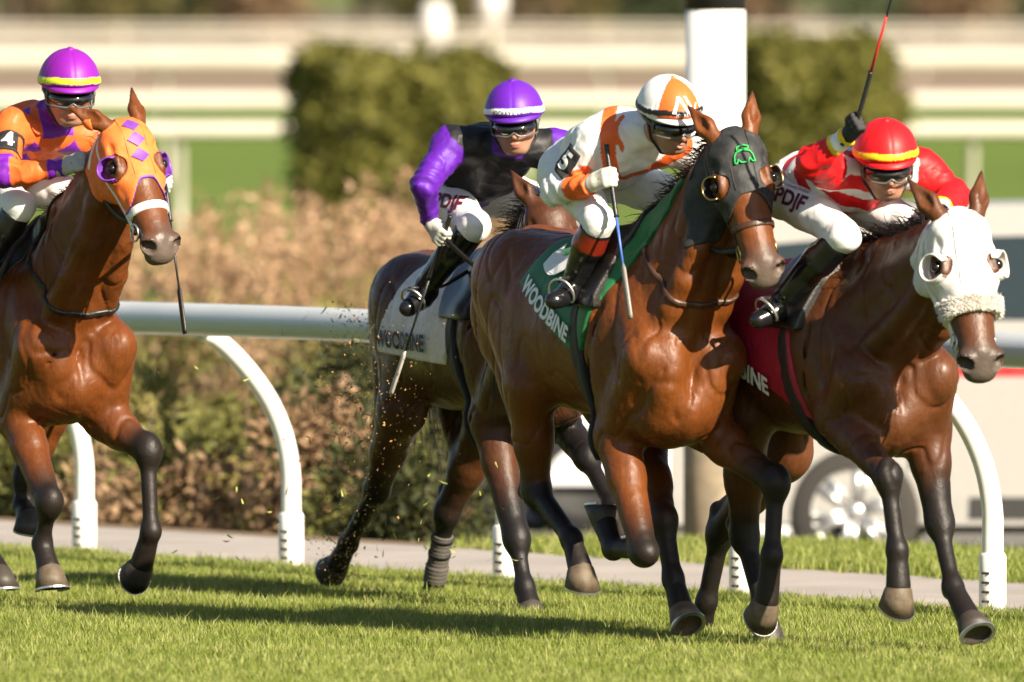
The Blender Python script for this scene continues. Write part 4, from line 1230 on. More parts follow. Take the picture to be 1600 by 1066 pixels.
def eye_cup(r, sd, mat, parent, rad=.066, out=.0, rim=None, full=False):
    """half-cup standing behind the eye"""
    hs = r.hs
    c = r.H(.208, sd * .112, -.050)
    ax = unit(r.hw * sd * .9 + r.hv * .35)                      # outward
    bk = unit(-r.hv * .9 - r.hu * .25); bk = unit(bk - ax * bk.dot(ax)); up = np.cross(ax, bk)
    mb = MB(); n, m = 26, 7
    span = 112 if not full else 150
    rows = []
    for i in range(m):
        q = i / (m - 1) * 62
        row_o, row_i = [], []
        for j in range(n):
            t = R_(-span + 2 * span * j / (n - 1))
            e = math.cos(t * 90 / span) ** .6 if abs(t) < R_(span) else 0
            rr = rad * hs * math.cos(R_(q * .55)); h_ = rad * hs * .95 * math.sin(R_(q)) * (.35 + .65 * e)
            d = bk * math.cos(t) + up * math.sin(t)
            row_o.append(c + d * rr + ax * (h_ - .012 * hs)); row_i.append(c + d * (rr - .004) + ax * (h_ - .012 * hs))
        rows.append((row_o, row_i))
    v = [p for a in rows for p in a[0]] + [p for a in rows for p in a[1]]
    f = []; o = n * m
    for i in range(m - 1):
        for j in range(n - 1):
            a = i * n + j
            f.append((a, a + 1, a + n + 1, a + n)); f.append((o + a, o + a + n, o + a + n + 1, o + a + 1))
    for j in range(n - 1):
        a = (m - 1) * n + j; f.append((a, a + 1, o + a + 1, o + a))
    for i in range(m - 1):
        for a in (i * n, i * n + n - 1): f.append((a, a + n, o + a + n, o + a))
    mb.add(v, f)
    cup = mb.build("eye_cup", mat, parent)
    if rim is not None:
        mb = MB(); mb.tube(rows[-1][0], .0036, n=6); mb.build("cup_rim", rim, cup)
    return cup

def band(r, name, c_uv, n_uv, half, off, mat, parent=None, lim=None, h=.005):
    """strap round the head: the slab through (u,v) with normal (u,v)"""
    hs = r.hs; nn = np.array(n_uv, float); nn /= np.linalg.norm(nn)
    pts = np.array([r.H(a, b, c) for a in (-.10, .62) for b in (-.17, .17) for c in (-.34, .06)])
    def reg(X, Y, Z):
        u, w_, v = r.toH(X, Y, Z)
        d = (np.abs((u - c_uv[0]) * nn[0] + (v - c_uv[1]) * nn[1]) - half) * hs
        if lim is not None: d = np.maximum(d, lim(u, w_, v) * hs)
        return d
    return r.shell(name, pts.min(0), pts.max(0), h, off, reg, mat, parent, smooth=1)

def bit_points(r, sd):
    p = r.H(.47, sd * .125, -.105); q = r.H(.47, 0, -.095)
    return r.F.march(np.array([p]), np.array([unit(q - p)]), .008, .3)[0]

def bridle(r, mat, nose_mat=None, nose_u=.375, cheek=True, nose_off=.007, nose_half=.013, ring=M_BRASS):
    nb = band(r, "noseband", (nose_u, -.03), (1, .04), nose_half, nose_off, nose_mat or mat, lim=lambda u, w_, v: -.185 - v)
    r.bits = {}
    for sd in (-1, 1):
        b = bit_points(r, sd); r.bits[sd] = b
        path = []
        P0 = np.array([r.H(.02 + .45 * t, sd * .20, -.125 + .02 * t) for t in np.linspace(0, 1, 9)])
        D = np.repeat((-r.hw * sd)[None], 9, 0)
        path = r.F.march(P0, D, .006, .4)
        mb = MB(); mb.tube(spline(path, 24), .0105 * r.hs, n=8, flat=(r.hw * sd, .35, None) if False else (r.hw * sd, .4))
        mb.build("cheek_strap", mat, r.e)
        mb = MB()
        nrm = unit(r.hw * sd); a1 = unit(r.hu - nrm * r.hu.dot(nrm)); a2 = np.cross(nrm, a1)
        mb.tube([b + (a1 * math.cos(t) + a2 * math.sin(t)) * .036 for t in np.linspace(0, 2 * math.pi, 22)], .0048, n=6, cap=False)
        mb.build("bit_ring", ring, r.e)
        P0 = np.array([r.H(-.02 + .13 * t, sd * .24, -.135 - .10 * t) for t in np.linspace(0, 1, 8)])
        mb = MB(); mb.tube(spline(r.F.march(P0, np.repeat((-r.hw * sd)[None], 8, 0), .006, .4), 20), .0085 * r.hs, n=8, flat=(r.hw * sd, .4)); mb.build("throat_strap", mat, r.e)

def neck_strap(r, mat, top=(.08, -.06), bot=(.46, -.36), half=.011):
    a = np.array([top[0], 0, r.wz + top[1]]); b = np.array([bot[0], 0, r.wz + bot[1]])
    d = b - a; n = unit([d[2], 0, -d[0]])
    def reg(X, Y, Z):
        q = (X - a[0]) * n[0] + (Z - a[2]) * n[2]
        q = q + .12 * np.clip(np.abs(Y) - .05, 0, .3)
        t = ((X - a[0]) * d[0] + (Z - a[2]) * d[2]) / d.dot(d)
        return np.maximum(np.maximum(np.abs(q) - half, -t * .4 - .2), (t - 1.5) * .3)
    r.shell("neck_strap", a + np.array([-.25, -.35, -.55]), np.maximum(a, b) + np.array([.25, .35, .2]), .0065, .010, reg, mat, smooth=1)

def saddle_set(r, cloth_mat, edge, number=None, num_mat=M_PRINT, txt=None, txt_mat=M_PRINT, txt_pos=None, txt_dir=None, num_pos=None, girth_mat=M_BLACKW if False else None, num_size=.42, text_size=.088, girth_a=-.13, edging=None):
    """edge: lower rear corner, lower front corner, rear top, front top (forward, height below the withers)"""
    (ra, rz), (fa, fz), (ta, tz), (ga, gz) = edge
    lo = np.array([-1.15, -.42, r.wz - .80]); hi = np.array([.45, .42, r.wz + .16])
    def reg(X, Y, Z):
        a, l, z = r.toT(X, Y, Z)
        d1 = (rz + (fz - rz) * (a - ra) / (fa - ra)) - z                  # below the lower edge
        d2 = (ra + (ta - ra) * (z - rz) / (tz - rz)) - a                   # behind
        d3 = a - (fa + (ga - fa) * (z - fz) / (gz - fz))                   # ahead
        return np.maximum(np.maximum(d1 * .9, d2 * .8), d3 * .8) + 0 * l
    cl = r.shell("saddle_cloth", lo, hi, .0075, .014, reg, cloth_mat, wr=.004, ws=16)
    sx = r.shell("saddle", np.array([-.50, -.40, r.wz - .5]), np.array([.22, .40, r.wz + .2]), .007, .034,
                 lambda X, Y, Z: (lambda a, l, z: np.maximum(np.maximum(np.abs(a + .14 - .25 * np.clip(-z - .1, 0, 1)) - (.20 - .25 * np.clip(-z - .16, 0, 1)), -.36 - z), -1) + 0 * l)(*r.toT(X, Y, Z)), M_LEATHER)
    r.shell("girth", np.array([girth_a - .35, -.42, r.wz - .98]), np.array([girth_a + .35, .42, r.wz - .1]), .0075, .019,
            lambda X, Y, Z: (lambda a, l, z: np.maximum(np.abs(a - girth_a - .12 * np.clip(-z - .4, 0, 1)) - .045, z + .20) + 0 * l)(*r.toT(X, Y, Z)), M_BLACKW if 'M_BLACKW' in globals() else M_LEATHER)
    S = r.shell  # letters ride on the cloth
    base = r.F
    if txt:
        v, f = text_mesh(txt, text_size, .0035)
        ux = unit([txt_dir[0], 0, txt_dir[1]]); uy = np.array([-ux[2], 0, ux[0]])
        org = np.array([txt_pos[0], -.9, r.wz + txt_pos[1]])
        P0 = org[None] + v[:, :1] * ux[None] + v[:, 1:2] * uy[None]
        Pm = base.march(P0, np.repeat(np.array([[0, 1.0, 0]]), len(P0), 0), .0285, 1.2)
        mesh_obj("lettering", Pm, f, txt_mat, cl, smooth=False)
    if number:
        v, f = text_mesh(number, num_size, .016)
        ux = unit([.95, 0, -.18]); uy = np.array([-ux[2], 0, ux[0]])
        org = np.array([num_pos[0], -.9, r.wz + num_pos[1]])
        P0 = org[None] + v[:, :1] * ux[None] + v[:, 1:2] * uy[None]
        Pm = base.march(P0, np.repeat(np.array([[0, 1.0, 0]]), len(P0), 0), .0285, 1.2)
        mesh_obj("number", Pm, f, num_mat, cl, smooth=False)
    return cl

def mane(r, n=420, length=.17, lift=.25, side=.25, t0=.12, t1=.98, seed=1, out=-.95, extra=None):
    rng = random.Random(seed); P = spline(r.crest, 60); roots, dirs = [], []
    for _ in range(n):
        t = rng.uniform(t0, t1); i = min(int(t * 59), 58)
        p = P[i]; tang = unit(P[min(i + 1, 59)] - P[max(i - 1, 0)])
        up = unit(np.array([0, 0, 1.0]) - tang * tang[2]); up = unit(up + np.array([-.2, 0, 0]))
        q = r.F.march(np.array([p + up * .3]), np.array([-up]), -.002, .4)[0]
        roots.append(q + np.array([0, rng.uniform(-.014, .014), 0]))
        dirs.append(np.array([out, side + rng.uniform(-.3, .3), lift + rng.uniform(-.2, .25)]))
    strands("mane", roots, dirs, length, M_HAIR, r.e, rad=.0034, seed=seed, droop=.9, spread=.22)

def tail(r, n=260, length=.95, seed=2, d=(-.9, 0, -.35), col=None):
    b = r.T(-1.26, 0, 1.40); rng = random.Random(seed)
    roots = [b + np.array([rng.uniform(-.02, .03), rng.gauss(0, .02), rng.uniform(-.06, .02)]) for _ in range(n)]
    strands("tail", roots, [d] * n, length, col or M_HAIR, r.e, rad=.0042, seed=seed, droop=1.0, spread=.20, seg=9)

def rein(r, pts, mat, name="rein", w_=.012):
    mb = MB(); mb.tube(spline(pts, 30), w_, n=8, flat=((0, 1, 0), .35)); mb.build(name, mat, r.e)

M_BLACKW = plain("black_web", (.012, .012, .012), rough=.65, bmp=.3)

# M ---------------------------------------------------------------
h5 = hood(M, M_HOODK, low=.265, low_side=.37, eye=.057, wr=.003)
for sd in (-1, 1): eye_cup(M, sd, M_HOODK, h5, rad=.053, rim=M_BRASS)
bridle(M, M_LEATHER, M_BROWNLEATHER, nose_u=.385)
neck_strap(M, M_BROWNLEATHER, bot=(.50, -.40), top=(.08, -.04))
# crest stitched on the forehead: an arched back over two feet and a small cap, as an outline
mb = MB()
lines = [[(-.040, -.026), (-.036, .002), (-.026, .016), (0, .022), (.026, .016), (.036, .002), (.042, -.026), (.030, -.026), (.022, -.010), (.014, -.026), (-.014, -.026), (-.024, -.012), (-.030, -.026), (-.040, -.026)],
         [(-.024, .022), (-.020, .036), (.004, .042), (.026, .034), (.022, .026), (-.024, .022)]]
for ln in lines:
    P = []
    for (x, y) in [p for a, b in zip(ln[:-1], ln[1:]) for p in (a, ((a[0] + b[0]) / 2, (a[1] + b[1]) / 2))] + [ln[-1]]:
        P.append(M.H(.118 - y, -x - .012, .12))
    P = M.F.march(np.array(P), np.repeat((-M.hv)[None], len(P), 0), .013, .4)
    mb.tube(P, .0034, n=5)
mb.build("stitched_emblem", M_GREENTH, h5)
saddle_set(M, M_CLOTH5, ((-.66, -.30), (-.06, -.58), (-.52, .02), (.22, -.06)), "5", M_PRINT, "WOODBINE", M_PRINT, txt_pos=(-.370, -.378), txt_dir=(.62, -.29), num_pos=(-.375, -.085), num_size=.47, girth_a=-.10)
mane(M, 420, .15, lift=.35, side=.05, seed=3)
tail(M, 260, .7, d=(-.40, .35, -.85))
# R ---------------------------------------------------------------
hw_ = hood(Rr, M_HOODW, low=.36, low_side=.42, eye=.055, wr=.0035)
for sd in (-1, 1): eye_cup(Rr, sd, M_HOODW, hw_, rad=.057, rim=M_HOODW, full=True)
bridle(Rr, M_WHITESTRAP, M_FLEECE, nose_u=.36, nose_off=.024, nose_half=.030, ring=M_STEEL)
_rng = random.Random(4); _r, _d = [], []
for _ in range(3600):
    t = _rng.uniform(-1.9, 1.9); p = Rr.H(.36 + _rng.uniform(-.028, .028), 0, -.07); d = unit(Rr.hv * math.cos(t) + Rr.hw * math.sin(t)); _r.append(Rr.F.march(np.array([p + d * .3]), np.array([-d]), .020, .5)[0]); _d.append(d)
strands("fleece_pile", _r, _d, .021, M_FLEECE, Rr.e, rad=.0024, seed=4, droop=.2, spread=.9, seg=3)
for sd in (-1, 1):
    P0 = np.array([Rr.H(u_, sd * .26, v_) for u_, v_ in ((.035, -.125), (.08, -.165), (.16, -.20), (.28, -.185), (.39, -.15), (.47, -.115))])
    mb = MB(); mb.tube(spline(Rr.F.march(P0, np.repeat((-Rr.hw * sd)[None], len(P0), 0), .010, .5), 30), .019, n=8, flat=(Rr.hw * sd, .3)); mb.build("cheek_webbing", M_WHITESTRAP, Rr.e)
saddle_set(Rr, M_CLOTHR, ((-.70, -.42), (.05, -.72), (-.55, .02), (-.06, -.06)), None, M_PRINT, "WOODBINE", M_PRINT, txt_pos=(-.47, -.50), txt_dir=(.62, -.24), girth_a=-.06, text_size=.10)
mane(Rr, 420, .15, lift=.5, side=.1, seed=5)
tail(Rr, 200, .8, d=(-.95, .1, -.1))
# P ---------------------------------------------------------------
bridle(Pp, M_LEATHER)
saddle_set(Pp, M_CLOTHW, ((-.95, -.52), (-.22, -.56), (-.62, .0), (.12, -.10)), None, M_PRINTK, "WOODBINE", M_PRINTK, txt_pos=(-.62, -.47), txt_dir=(1, -.02), girth_a=-.12, text_size=.10)
mane(Pp, 420, .17, lift=.45, side=-.25, seed=7)
tail(Pp, 240, .75, d=(-.50, .32, -.75))
# bandage on the near hind
for L in P_legs:
    if L['t'] == 'H' and L['s'] == 1:
        mb = MB(); n_ = 40; k, f = L['k'], L['f']; a, b = k + (f - k) * .38, f + (L['h'] - f) * .35
        mb.tube([a + (b - a) * i / n_ for i in range(n_ + 1)], [.046 + .0016 * math.sin(i * 1.9) + (.005 if i > 26 else 0) for i in range(n_ + 1)], n=18)
        bd = mb.build("leg_bandage", plain("bandage_grey", (.085, .075, .065), rough=.8, bmp=.4), Pp.e)
        for q in (.06, .38):
            mb = MB(); c = a + (b - a) * q; mb.tube([c, c + (b - a) * .07], .0505, n=18); mb.build("bandage_tape", M_BLACKW, bd)
# L ---------------------------------------------------------------
ho = hood(Lh, M_HOODO, low=.285, low_side=.44, eye=.059, bind=M_PURPT)
for sd in (-1, 1): eye_cup(Lh, sd, M_PURPT, ho, rad=.056, rim=M_PURPT)
bridle(Lh, M_WHITESTRAP, M_WHITESTRAP, nose_u=.40, nose_half=.017, ring=M_STEEL)
neck_strap(Lh, M_LEATHER, bot=(.50, -.42), top=(.08, -.05))
for q in (.045, .115, .185):
    v = np.array([(x, y) for x in np.linspace(-1, 1, 9) for y in np.linspace(-1, 1, 9)]); v = np.stack([(v[:, 0] + v[:, 1]) / 2 * .040, (v[:, 1] - v[:, 0]) / 2 * .032], 1)
    fc = [(i * 9 + j, i * 9 + j + 1, (i + 1) * 9 + j + 1, (i + 1) * 9 + j) for i in range(8) for j in range(8)]
    P0 = np.array([Lh.H(q - y, -x, .2) for x, y in v])
    mesh_obj("diamond_patch", Lh.F.march(P0, np.repeat((-Lh.hv)[None], len(P0), 0), .0125, .5), fc, M_PURPT, ho)
# purple binding along the hood's lower edge
saddle_set(Lh, M_LEATHER, ((-.60, -.30), (-.06, -.50), (-.52, .02), (.18, -.06)), girth_a=-.10)
mane(Lh, 400, .13, lift=.3, side=.35, seed=9)
tail(Lh, 160, .8)
# ------------------------------------------------------------------ riders
M_SKIN = attr_mat("skin", rough=.5, spec=.4, var=.14, bmp=.2, bscale=160)
M_SILK = attr_mat("silk", rough=.52, spec=.35, bmp=.55, bscale=24, var=.12)
M_BREECH = attr_mat("breeches_cloth", rough=.6, spec=.3, bmp=.5, bscale=26, var=.08)
M_BOOT = attr_mat("boot_leather", rough=.22, spec=.6, bmp=.12, bscale=60, var=.3)
M_GLOVE = attr_mat("glove_cloth", rough=.7, spec=.25, bmp=.35, bscale=160, var=.25)
M_CAP = attr_mat("cap_cloth", rough=.48, spec=.4, bmp=.10, bscale=80, var=.06)
M_LENS = plain("goggle_lens", (.006, .006, .007), rough=.05, spec=.8, coat=.6)
M_FRAME = plain("goggle_frame", (.10, .10, .10), rough=.3, spec=.6)
M_BLACKCLOTH = plain("black_cloth", (.012, .012, .013), rough=.75, bmp=.3)
M_WHITEPAINT = plain("white_print", (.82, .82, .82), rough=.5, var=.03)
M_HAIRH = plain("rider_hair", (.02, .012, .008), rough=.6)

LOW = .034
class Rider:
    def __init__(s, run, name_label, base, scale=1.0):
        s.r = run; s.sc = scale
        s.base = np.array(base, float)                       # runner coordinates of the figure's base
        Pw = run.O + base[0] * run.HD + base[1] * run.LF + np.array([0, 0, base[2]])
        s.e = empty("person", tuple(Pw), run.rz, name_label, "person")
    def obj(s, name, V, Q, mat, parent=None, attrs=None, smooth=True):
        return mesh_obj(name, np.asarray(V) - s.base, Q, mat, parent or s.e, smooth, attrs)
    def fld(s, pts, pad, h):
        pts = np.array(pts); return Field(pts.min(0) - pad, pts.max(0) + pad, h)
    def pose(s, **k):
        for a, b in k.items(): setattr(s, a, np.array(b, float))
        r = s.r
        def fr(yaw, pit, roll=0):
            f = r.W2L([math.sin(R_(yaw)) * math.cos(R_(pit)), -math.cos(R_(yaw)) * math.cos(R_(pit)), -math.sin(R_(pit))])
            u = np.array([0, 0, 1.0]); rt = unit(np.cross(f, u)); u = np.cross(rt, f)
            c, sn = math.cos(R_(roll)), math.sin(R_(roll))
            return f, unit(u * c + rt * sn), unit(rt * c - u * sn)
        s.f, s.u, s.rt = fr(*k['look'])
        s.tu = unit(s.neck - s.hip); s.tl = unit(s.sl - s.sr); s.tf = unit(np.cross(s.tl, s.tu)); s.tl = np.cross(s.tu, s.tf)
        return s
    def P(s, f, r, u):  # head coordinates
        return s.C + s.sc * (s.f * f + s.rt * r + s.u * u)
    def torso(s, F, g, legs=True):
        tl = s.tl
        wst = s.hip * .55 + s.neck * .45; ch = s.hip * .28 + s.neck * .72
        F.ell(s.hip, (.118 + g, .15 + g, .12 + g), .04, [s.tf, s.tl, s.tu])
        F.cone(s.hip, wst, .125 + g, .118 + g, .06, flat=(tl, .80))
        F.cone(wst, ch - s.tf * .0, .120 + g, .128 + g, .06, flat=(tl, .74))
        F.cone(s.sr, s.sl, .070 + g, .070 + g, .06)
        F.cone(ch, s.neck, .10 + g, .062 + g, .05)
        for sh in (s.sr, s.sl): F.ell(sh, (.068 + g,) * 3, .04)
    def arms(s, F, g, loose=0.0, to=1.0):
        for sh, el, wr in ((s.sr, s.er, s.wr), (s.sl, s.el, s.wl)):
            F.cone(sh, el, .056 + g + loose, .043 + g + loose * .8, .03)
            F.cone(el, wr, .044 + g + loose * .8, .030 + g + loose * .1, .02)
    def thighs(s, F, g, to=1.0):
        for hp, kn in ((s.hr, s.kr), (s.hl, s.kl)):
            F.cone(s.hip * .35 + hp * .65, hp, .118 + g, .102 + g, .05)
            F.cone(hp, kn, .098 + g, .058 + g, .04)
            F.ell(kn, (.057 + g,) * 3, .02)
    def shins(s, F, g, side, t0=0.0):
        kn, an = (s.kr, s.ar) if side == 'r' else (s.kl, s.al)
        m = kn * .62 + an * .38
        back = unit(np.cross(unit(an - kn), np.array([0, 1, 0])))
        a = kn + (an - kn) * t0
        F.cone(a, m, (.056 + g), .056 + g, .02)
        F.cone(m + back * -.012, an, .054 + g, .038 + g, .02)
    def feet(s, F, g, side):
        an, to = (s.ar, s.tr) if side == 'r' else (s.al, s.tlf)
        heel = an - unit(to - an) * .045 + np.array([0, 0, -.035])
        F.cone(an, heel, .038 + g, .034 + g, .02)
        F.cone(heel, (heel + to) / 2, .036 + g, .038 + g, .02)
        F.cone((heel + to) / 2, to, .040 + g, .032 + g, .02, flat=((0, 1, 0), .85))
    def head(s, F):
        def he(c, r, k=.015, sub=False, R=None): F.ell(s.P(*c), np.array(r) * s.sc, k, [s.f, s.rt, s.u] if R is None else R, sub)
        def hc(a, b, r1, r2, k=.012, sub=False): F.cone(s.P(*a), s.P(*b), r1 * s.sc, r2 * s.sc, k, None, sub)
        he((0, 0, .02), (.098, .078, .098))
        he((.035, 0, -.045), (.060, .062, .075), .03)
        he((.050, 0, -.100), (.038, .040, .026), .03)                  # chin and jaw
        for d in (-1, 1):
            hc((.0, d * .060, -.055), (.055, d * .028, -.105), .018, .016, .02)
            he((.062, d * .036, -.040), (.026, .024, .020), .015)     # cheekbones
            he((.084, d * .030, -.012), (.016, .019, .012), .008, sub=True)
            he((-.008, d * .080, -.022), (.018, .009, .030), .008)    # ears
            hc((.086, d * .012, .006), (.082, d * .045, .010), .008, .006, .012)
        hc((.090, 0, .0), (.112, 0, -.042), .008, .012, .008)          # nose
        for d in (-1, 1): he((.102, d * .011, -.046), (.011, .008, .008), .006)
        he((.094, 0, -.072), (.012, .024, .006), .006)                 # lips
        he((.092, 0, -.084), (.012, .021, .007), .006)
        he((.106, 0, -.0775), (.014, .024, .0018), .003, sub=True)
        F.cone(s.P(-.02, 0, -.06), s.neck, .056, .062, .03)
    def hand(s, F, wr, hc, g, ns, g0=0.0, thumb=1.0):
        """palm and five fingers closed round the line through the grip along g"""
        d = unit(hc - wr); g = unit(g - d * g.dot(d)); n = np.cross(d, g) * ns
        K = wr + d * .088
        F.cone(wr, wr + d * .03, .030 + g0, .030 + g0, .02)
        for q in (-.024, -.008, .008, .024): F.cone(wr + d * .02 + g * q * .7, K + g * q, .017 + g0, .0145 + g0, .012)
        for i, q in enumerate((-.030, -.010, .010, .030)):
            Ln = (.80, .95, 1.0, .92)[i]
            a = K + g * q; b = a + (d * .026 + n * .014) * Ln; c = b + (n * .026 - d * .002) * Ln; e = c + (-d * .024 + n * .004) * Ln
            F.cone(a, b, .0125 + g0, .0115 + g0, .005); F.cone(b, c, .0115 + g0, .0105 + g0, .004); F.cone(c, e, .0105 + g0, .0095 + g0, .004)
        a = wr + d * .030 + g * .026; b = a + d * .030 + g * .012 + n * .020; c = b + d * .022 - g * .004 + n * .016
        F.cone(a, b, .0165 + g0, .013 + g0, .01); F.cone(b, c, .0125 + g0, .0105 + g0, .006)
        s.grip = K + d * .012 + n * .020 
        return K + d * .012 + n * .022

    def build(s, silk, breech, boot, glove, cap, grips, vox=.0060, band=None, peakc=None):
        allp = [s.hip, s.neck, s.C, s.sr, s.sl, s.er, s.el, s.wr, s.wl, s.kr, s.kl, s.ar, s.al, s.tr, s.tlf, s.hr, s.hl]
        # one continuous body
        F = s.fld(allp, .22, .007)
        s.torso(F, -.006); s.arms(F, -.006); s.thighs(F, -.006)
        for q in 'rl': s.shins(F, -.008, q); s.feet(F, -.010, q)
        s.head(F)
        for side in 'rl':
            wr, hc = (s.wr, s.hr_) if side == 'r' else (s.wl, s.hl_)
            F.cone(wr, wr + unit(hc - wr) * .07, .028, .018, .01)
        V, Q = F.net(1); s.F = F
        a_, b_, c_ = [(V - s.C) @ q / s.sc for q in (s.f, s.rt, s.u)]
        skn = np.repeat(np.array([[.44, .225, .145]]), len(V), 0)
        lipm = np.exp(-((c_ + .078) / .011) ** 2 - (b_ / .026) ** 2) * (a_ > .06)
        chk = np.exp(-((c_ + .045) / .022) ** 2 - ((np.abs(b_) - .040) / .020) ** 2) * (a_ > .03); nos = np.exp(-((c_ + .04) / .016) ** 2 - (b_ / .016) ** 2) * (a_ > .08)
        stb = sstep(-.060, -.085, c_) * (a_ > -.02) * (np.abs(b_) < .09) * (1 - lipm)
        skn = skn * (1 - .55 * lipm[:, None]) + np.array([.40, .10, .09]) * .55 * lipm[:, None]
        skn = skn * (1 - .30 * (chk + nos)[:, None].clip(0, 1)) + np.array([.50, .17, .11]) * .30 * (chk + nos)[:, None].clip(0, 1)
        skn = skn * (1 - .30 * stb[:, None]) + np.array([.16, .10, .075]) * .30 * stb[:, None]
        s.body = s.obj("body", V, Q, M_SKIN, attrs={'col': skn})
        # finer face over the same lines: the head is refined in place
        # jacket
        J_ = s.fld([s.hip, s.neck, s.sr, s.sl, s.er, s.el, s.wr, s.wl], .21, vox)
        s.torso(J_, .008); s.arms(J_, .006, .010); J_.cone(s.neck, s.neck * .55 + s.P(-.02, 0, -.06) * .45, .074, .068, .02)
        s.JF = J_
        X, Y, Z = np.meshgrid(*[J_.lo[k] + J_.h * np.arange(J_.n[k]) for k in range(3)], indexing='ij')
        Pn = np.stack([X, Y, Z], -1)
        nr = np.abs(J_.a) < .04
        pp = Pn[nr]
        lat = (pp - s.neck) @ s.tu
        w1 = vnoise(pp, 20, 5); fold = (np.abs(w1) * -.010 + .004) + vnoise(pp, 48, 9) * .0030 - .0035 * np.exp(-(vnoise(pp, 30, 21) / .10) ** 2)
        # tighter creases along the sleeves
        for sh, el, wr in ((s.sr, s.er, s.wr), (s.sl, s.el, s.wl)):
            for a, b in ((sh, el), (el, wr)):
                dd, tt = seg_dist(pp, a, b)
                ax = unit(b - a)
                fold = fold + np.where((dd < .09), .0035 * np.sin((pp @ ax) * 130 + 3.0 * vnoise(pp, 20, 2)), 0) * np.exp(-((tt - .9) / .5) ** 2)
        J_.a[nr] += fold.astype(np.float32)
        hem = (Pn - s.hip) @ s.tu
        J_.a = smax(J_.a, -(hem + .02 + .01 * 0), .008).astype(np.float32)
        for el, wr in ((s.er, s.wr), (s.el, s.wl)):                        # sleeve ends at the wrist
            cut = (Pn - wr) @ unit(wr - el); near = np.linalg.norm(Pn - wr, axis=-1) < .10
            J_.a = np.where(near, smax(J_.a, cut - .004, .004), J_.a).astype(np.float32)
        V, Q = J_.net(1)
        s.jacket = s.obj("silk_jacket", V, Q, M_SILK, attrs={'col': silk(s, V)})
        # breeches
        B = s.fld([s.hip, s.hr, s.hl, s.kr, s.kl], .20, vox)
        B.ell(s.hip, (.125, .155, .125), .04, [s.tf, s.tl, s.tu])
        s.thighs(B, .006)
        for kn, an in ((s.kr, s.ar), (s.kl, s.al)): B.cone(kn, kn + (an - kn) * .20, .062, .060, .02)
        X, Y, Z = np.meshgrid(*[B.lo[k] + B.h * np.arange(B.n[k]) for k in range(3)], indexing='ij')
        Pn = np.stack([X, Y, Z], -1); nr = np.abs(B.a) < .03
        B.a[nr] += (np.abs(vnoise(Pn[nr], 22, 7)) * -.007 + .003 + vnoise(Pn[nr], 60, 8) * .0018).astype(np.float32)
        V, Q = B.net(1); s.BF = B
        s.breeches = s.obj("breeches", V, Q, M_BREECH, attrs={'col': breech(s, V)})
        # boots
        for q in 'rl':
            kn, an, to = (s.kr, s.ar, s.tr) if q == 'r' else (s.kl, s.al, s.tlf)
            G = s.fld([kn, an, to], .09, .0055)
            s.shins(G, .010, q, .12); s.feet(G, .004, q)
            heel = an - unit(to - an) * .045 + np.array([0, 0, -.035])
            G.cone(heel + np.array([0, 0, -.028]), heel + np.array([.0, 0, -.034]) + unit(to - an) * .02, .026, .026, .008)
            X, Y, Z = np.meshgrid(*[G.lo[k] + G.h * np.arange(G.n[k]) for k in range(3)], indexing='ij')
            Pn = np.stack([X, Y, Z], -1)
            G.a = (G.a + .0025 * np.sin(140 * (Pn @ unit(an - kn)) + 2.5 * vnoise(Pn, 18, 3)) * np.exp(-(np.linalg.norm(Pn - an, axis=-1) / .07) ** 2)).astype(np.float32)
            G.a = smax(G.a, -((Pn - kn) @ unit(an - kn) - .035), .005).astype(np.float32)
            V, Q = G.net(1)
            _, t = seg_dist(V, kn, an)
            s.obj("boot", V, Q, M_BOOT, attrs={'col': boot(s, V, t)})
        # gloves
        for q in 'rl':
            wr, hc, el = (s.wr, s.hr_, s.er) if q == 'r' else (s.wl, s.hl_, s.el)
            G = s.fld([wr, hc], .13, .0038)
            gp = s.hand(G, wr, hc, np.array(grips[q][0], float), grips[q][1])
            G.cone(wr - unit(wr - el) * .022, wr, .035, .031, .012)
            if q == 'r': s.gr = gp
            else: s.gl = gp
            V, Q = G.net(1)
            s.obj("glove", V, Q, M_GLOVE, attrs={'col': glove(s, V, wr, hc)})
        # helmet
        G = s.fld([s.C], .24, .005)
        hr = np.array([s.f, s.rt, s.u])
        G.ell(s.P(-.006, 0, .035), np.array((.138, .114, .122)) * s.sc, .02, hr)
        G.ell(s.P(-.010, 0, .012), np.array((.134, .113, .10)) * s.sc, .02, hr)
        X, Y, Z = np.meshgrid(*[G.lo[k] + G.h * np.arange(G.n[k]) for k in range(3)], indexing='ij')
        Pn = np.stack([X, Y, Z], -1) - s.C
        a, b, c = Pn @ s.f / s.sc, Pn @ s.rt / s.sc, Pn @ s.u / s.sc
        low = LOW - .10 * np.clip(-a, 0, .2) - .25 * np.clip(np.abs(b) - .07, 0, 1) + .05 * np.clip(a, 0, .2)
        ang = np.arctan2(b, a + .006)
        seam = np.minimum.reduce([np.abs(np.mod(ang - q + np.pi / 2, np.pi) - np.pi / 2) for q in (0.0, 1.05, 2.09)])
        G.a = (G.a + .0022 * np.exp(-(seam * np.hypot(a, b) / .004) ** 2) * (c > .03)).astype(np.float32)
        G.a = (G.a - .0035 * np.exp(-((c - low - .020) / .011) ** 4) ).astype(np.float32)
        G.a = smax(G.a, (low - c), .006).astype(np.float32)
        G.ell(s.P(-.006, 0, .158), np.array((.014, .014, .008)) * s.sc, .006, hr)
        V, Q = G.net(1); s.HF = G
        def hcoord(V): return (V - s.C) @ s.f / s.sc, (V - s.C) @ s.rt / s.sc, (V - s.C) @ s.u / s.sc
        s.hcoord = hcoord
        s.helmet = s.obj("helmet", V, Q, M_CAP, attrs={'col': cap(s, *hcoord(V))})
        # peak
        mb = MB(); n = 24; rows = []
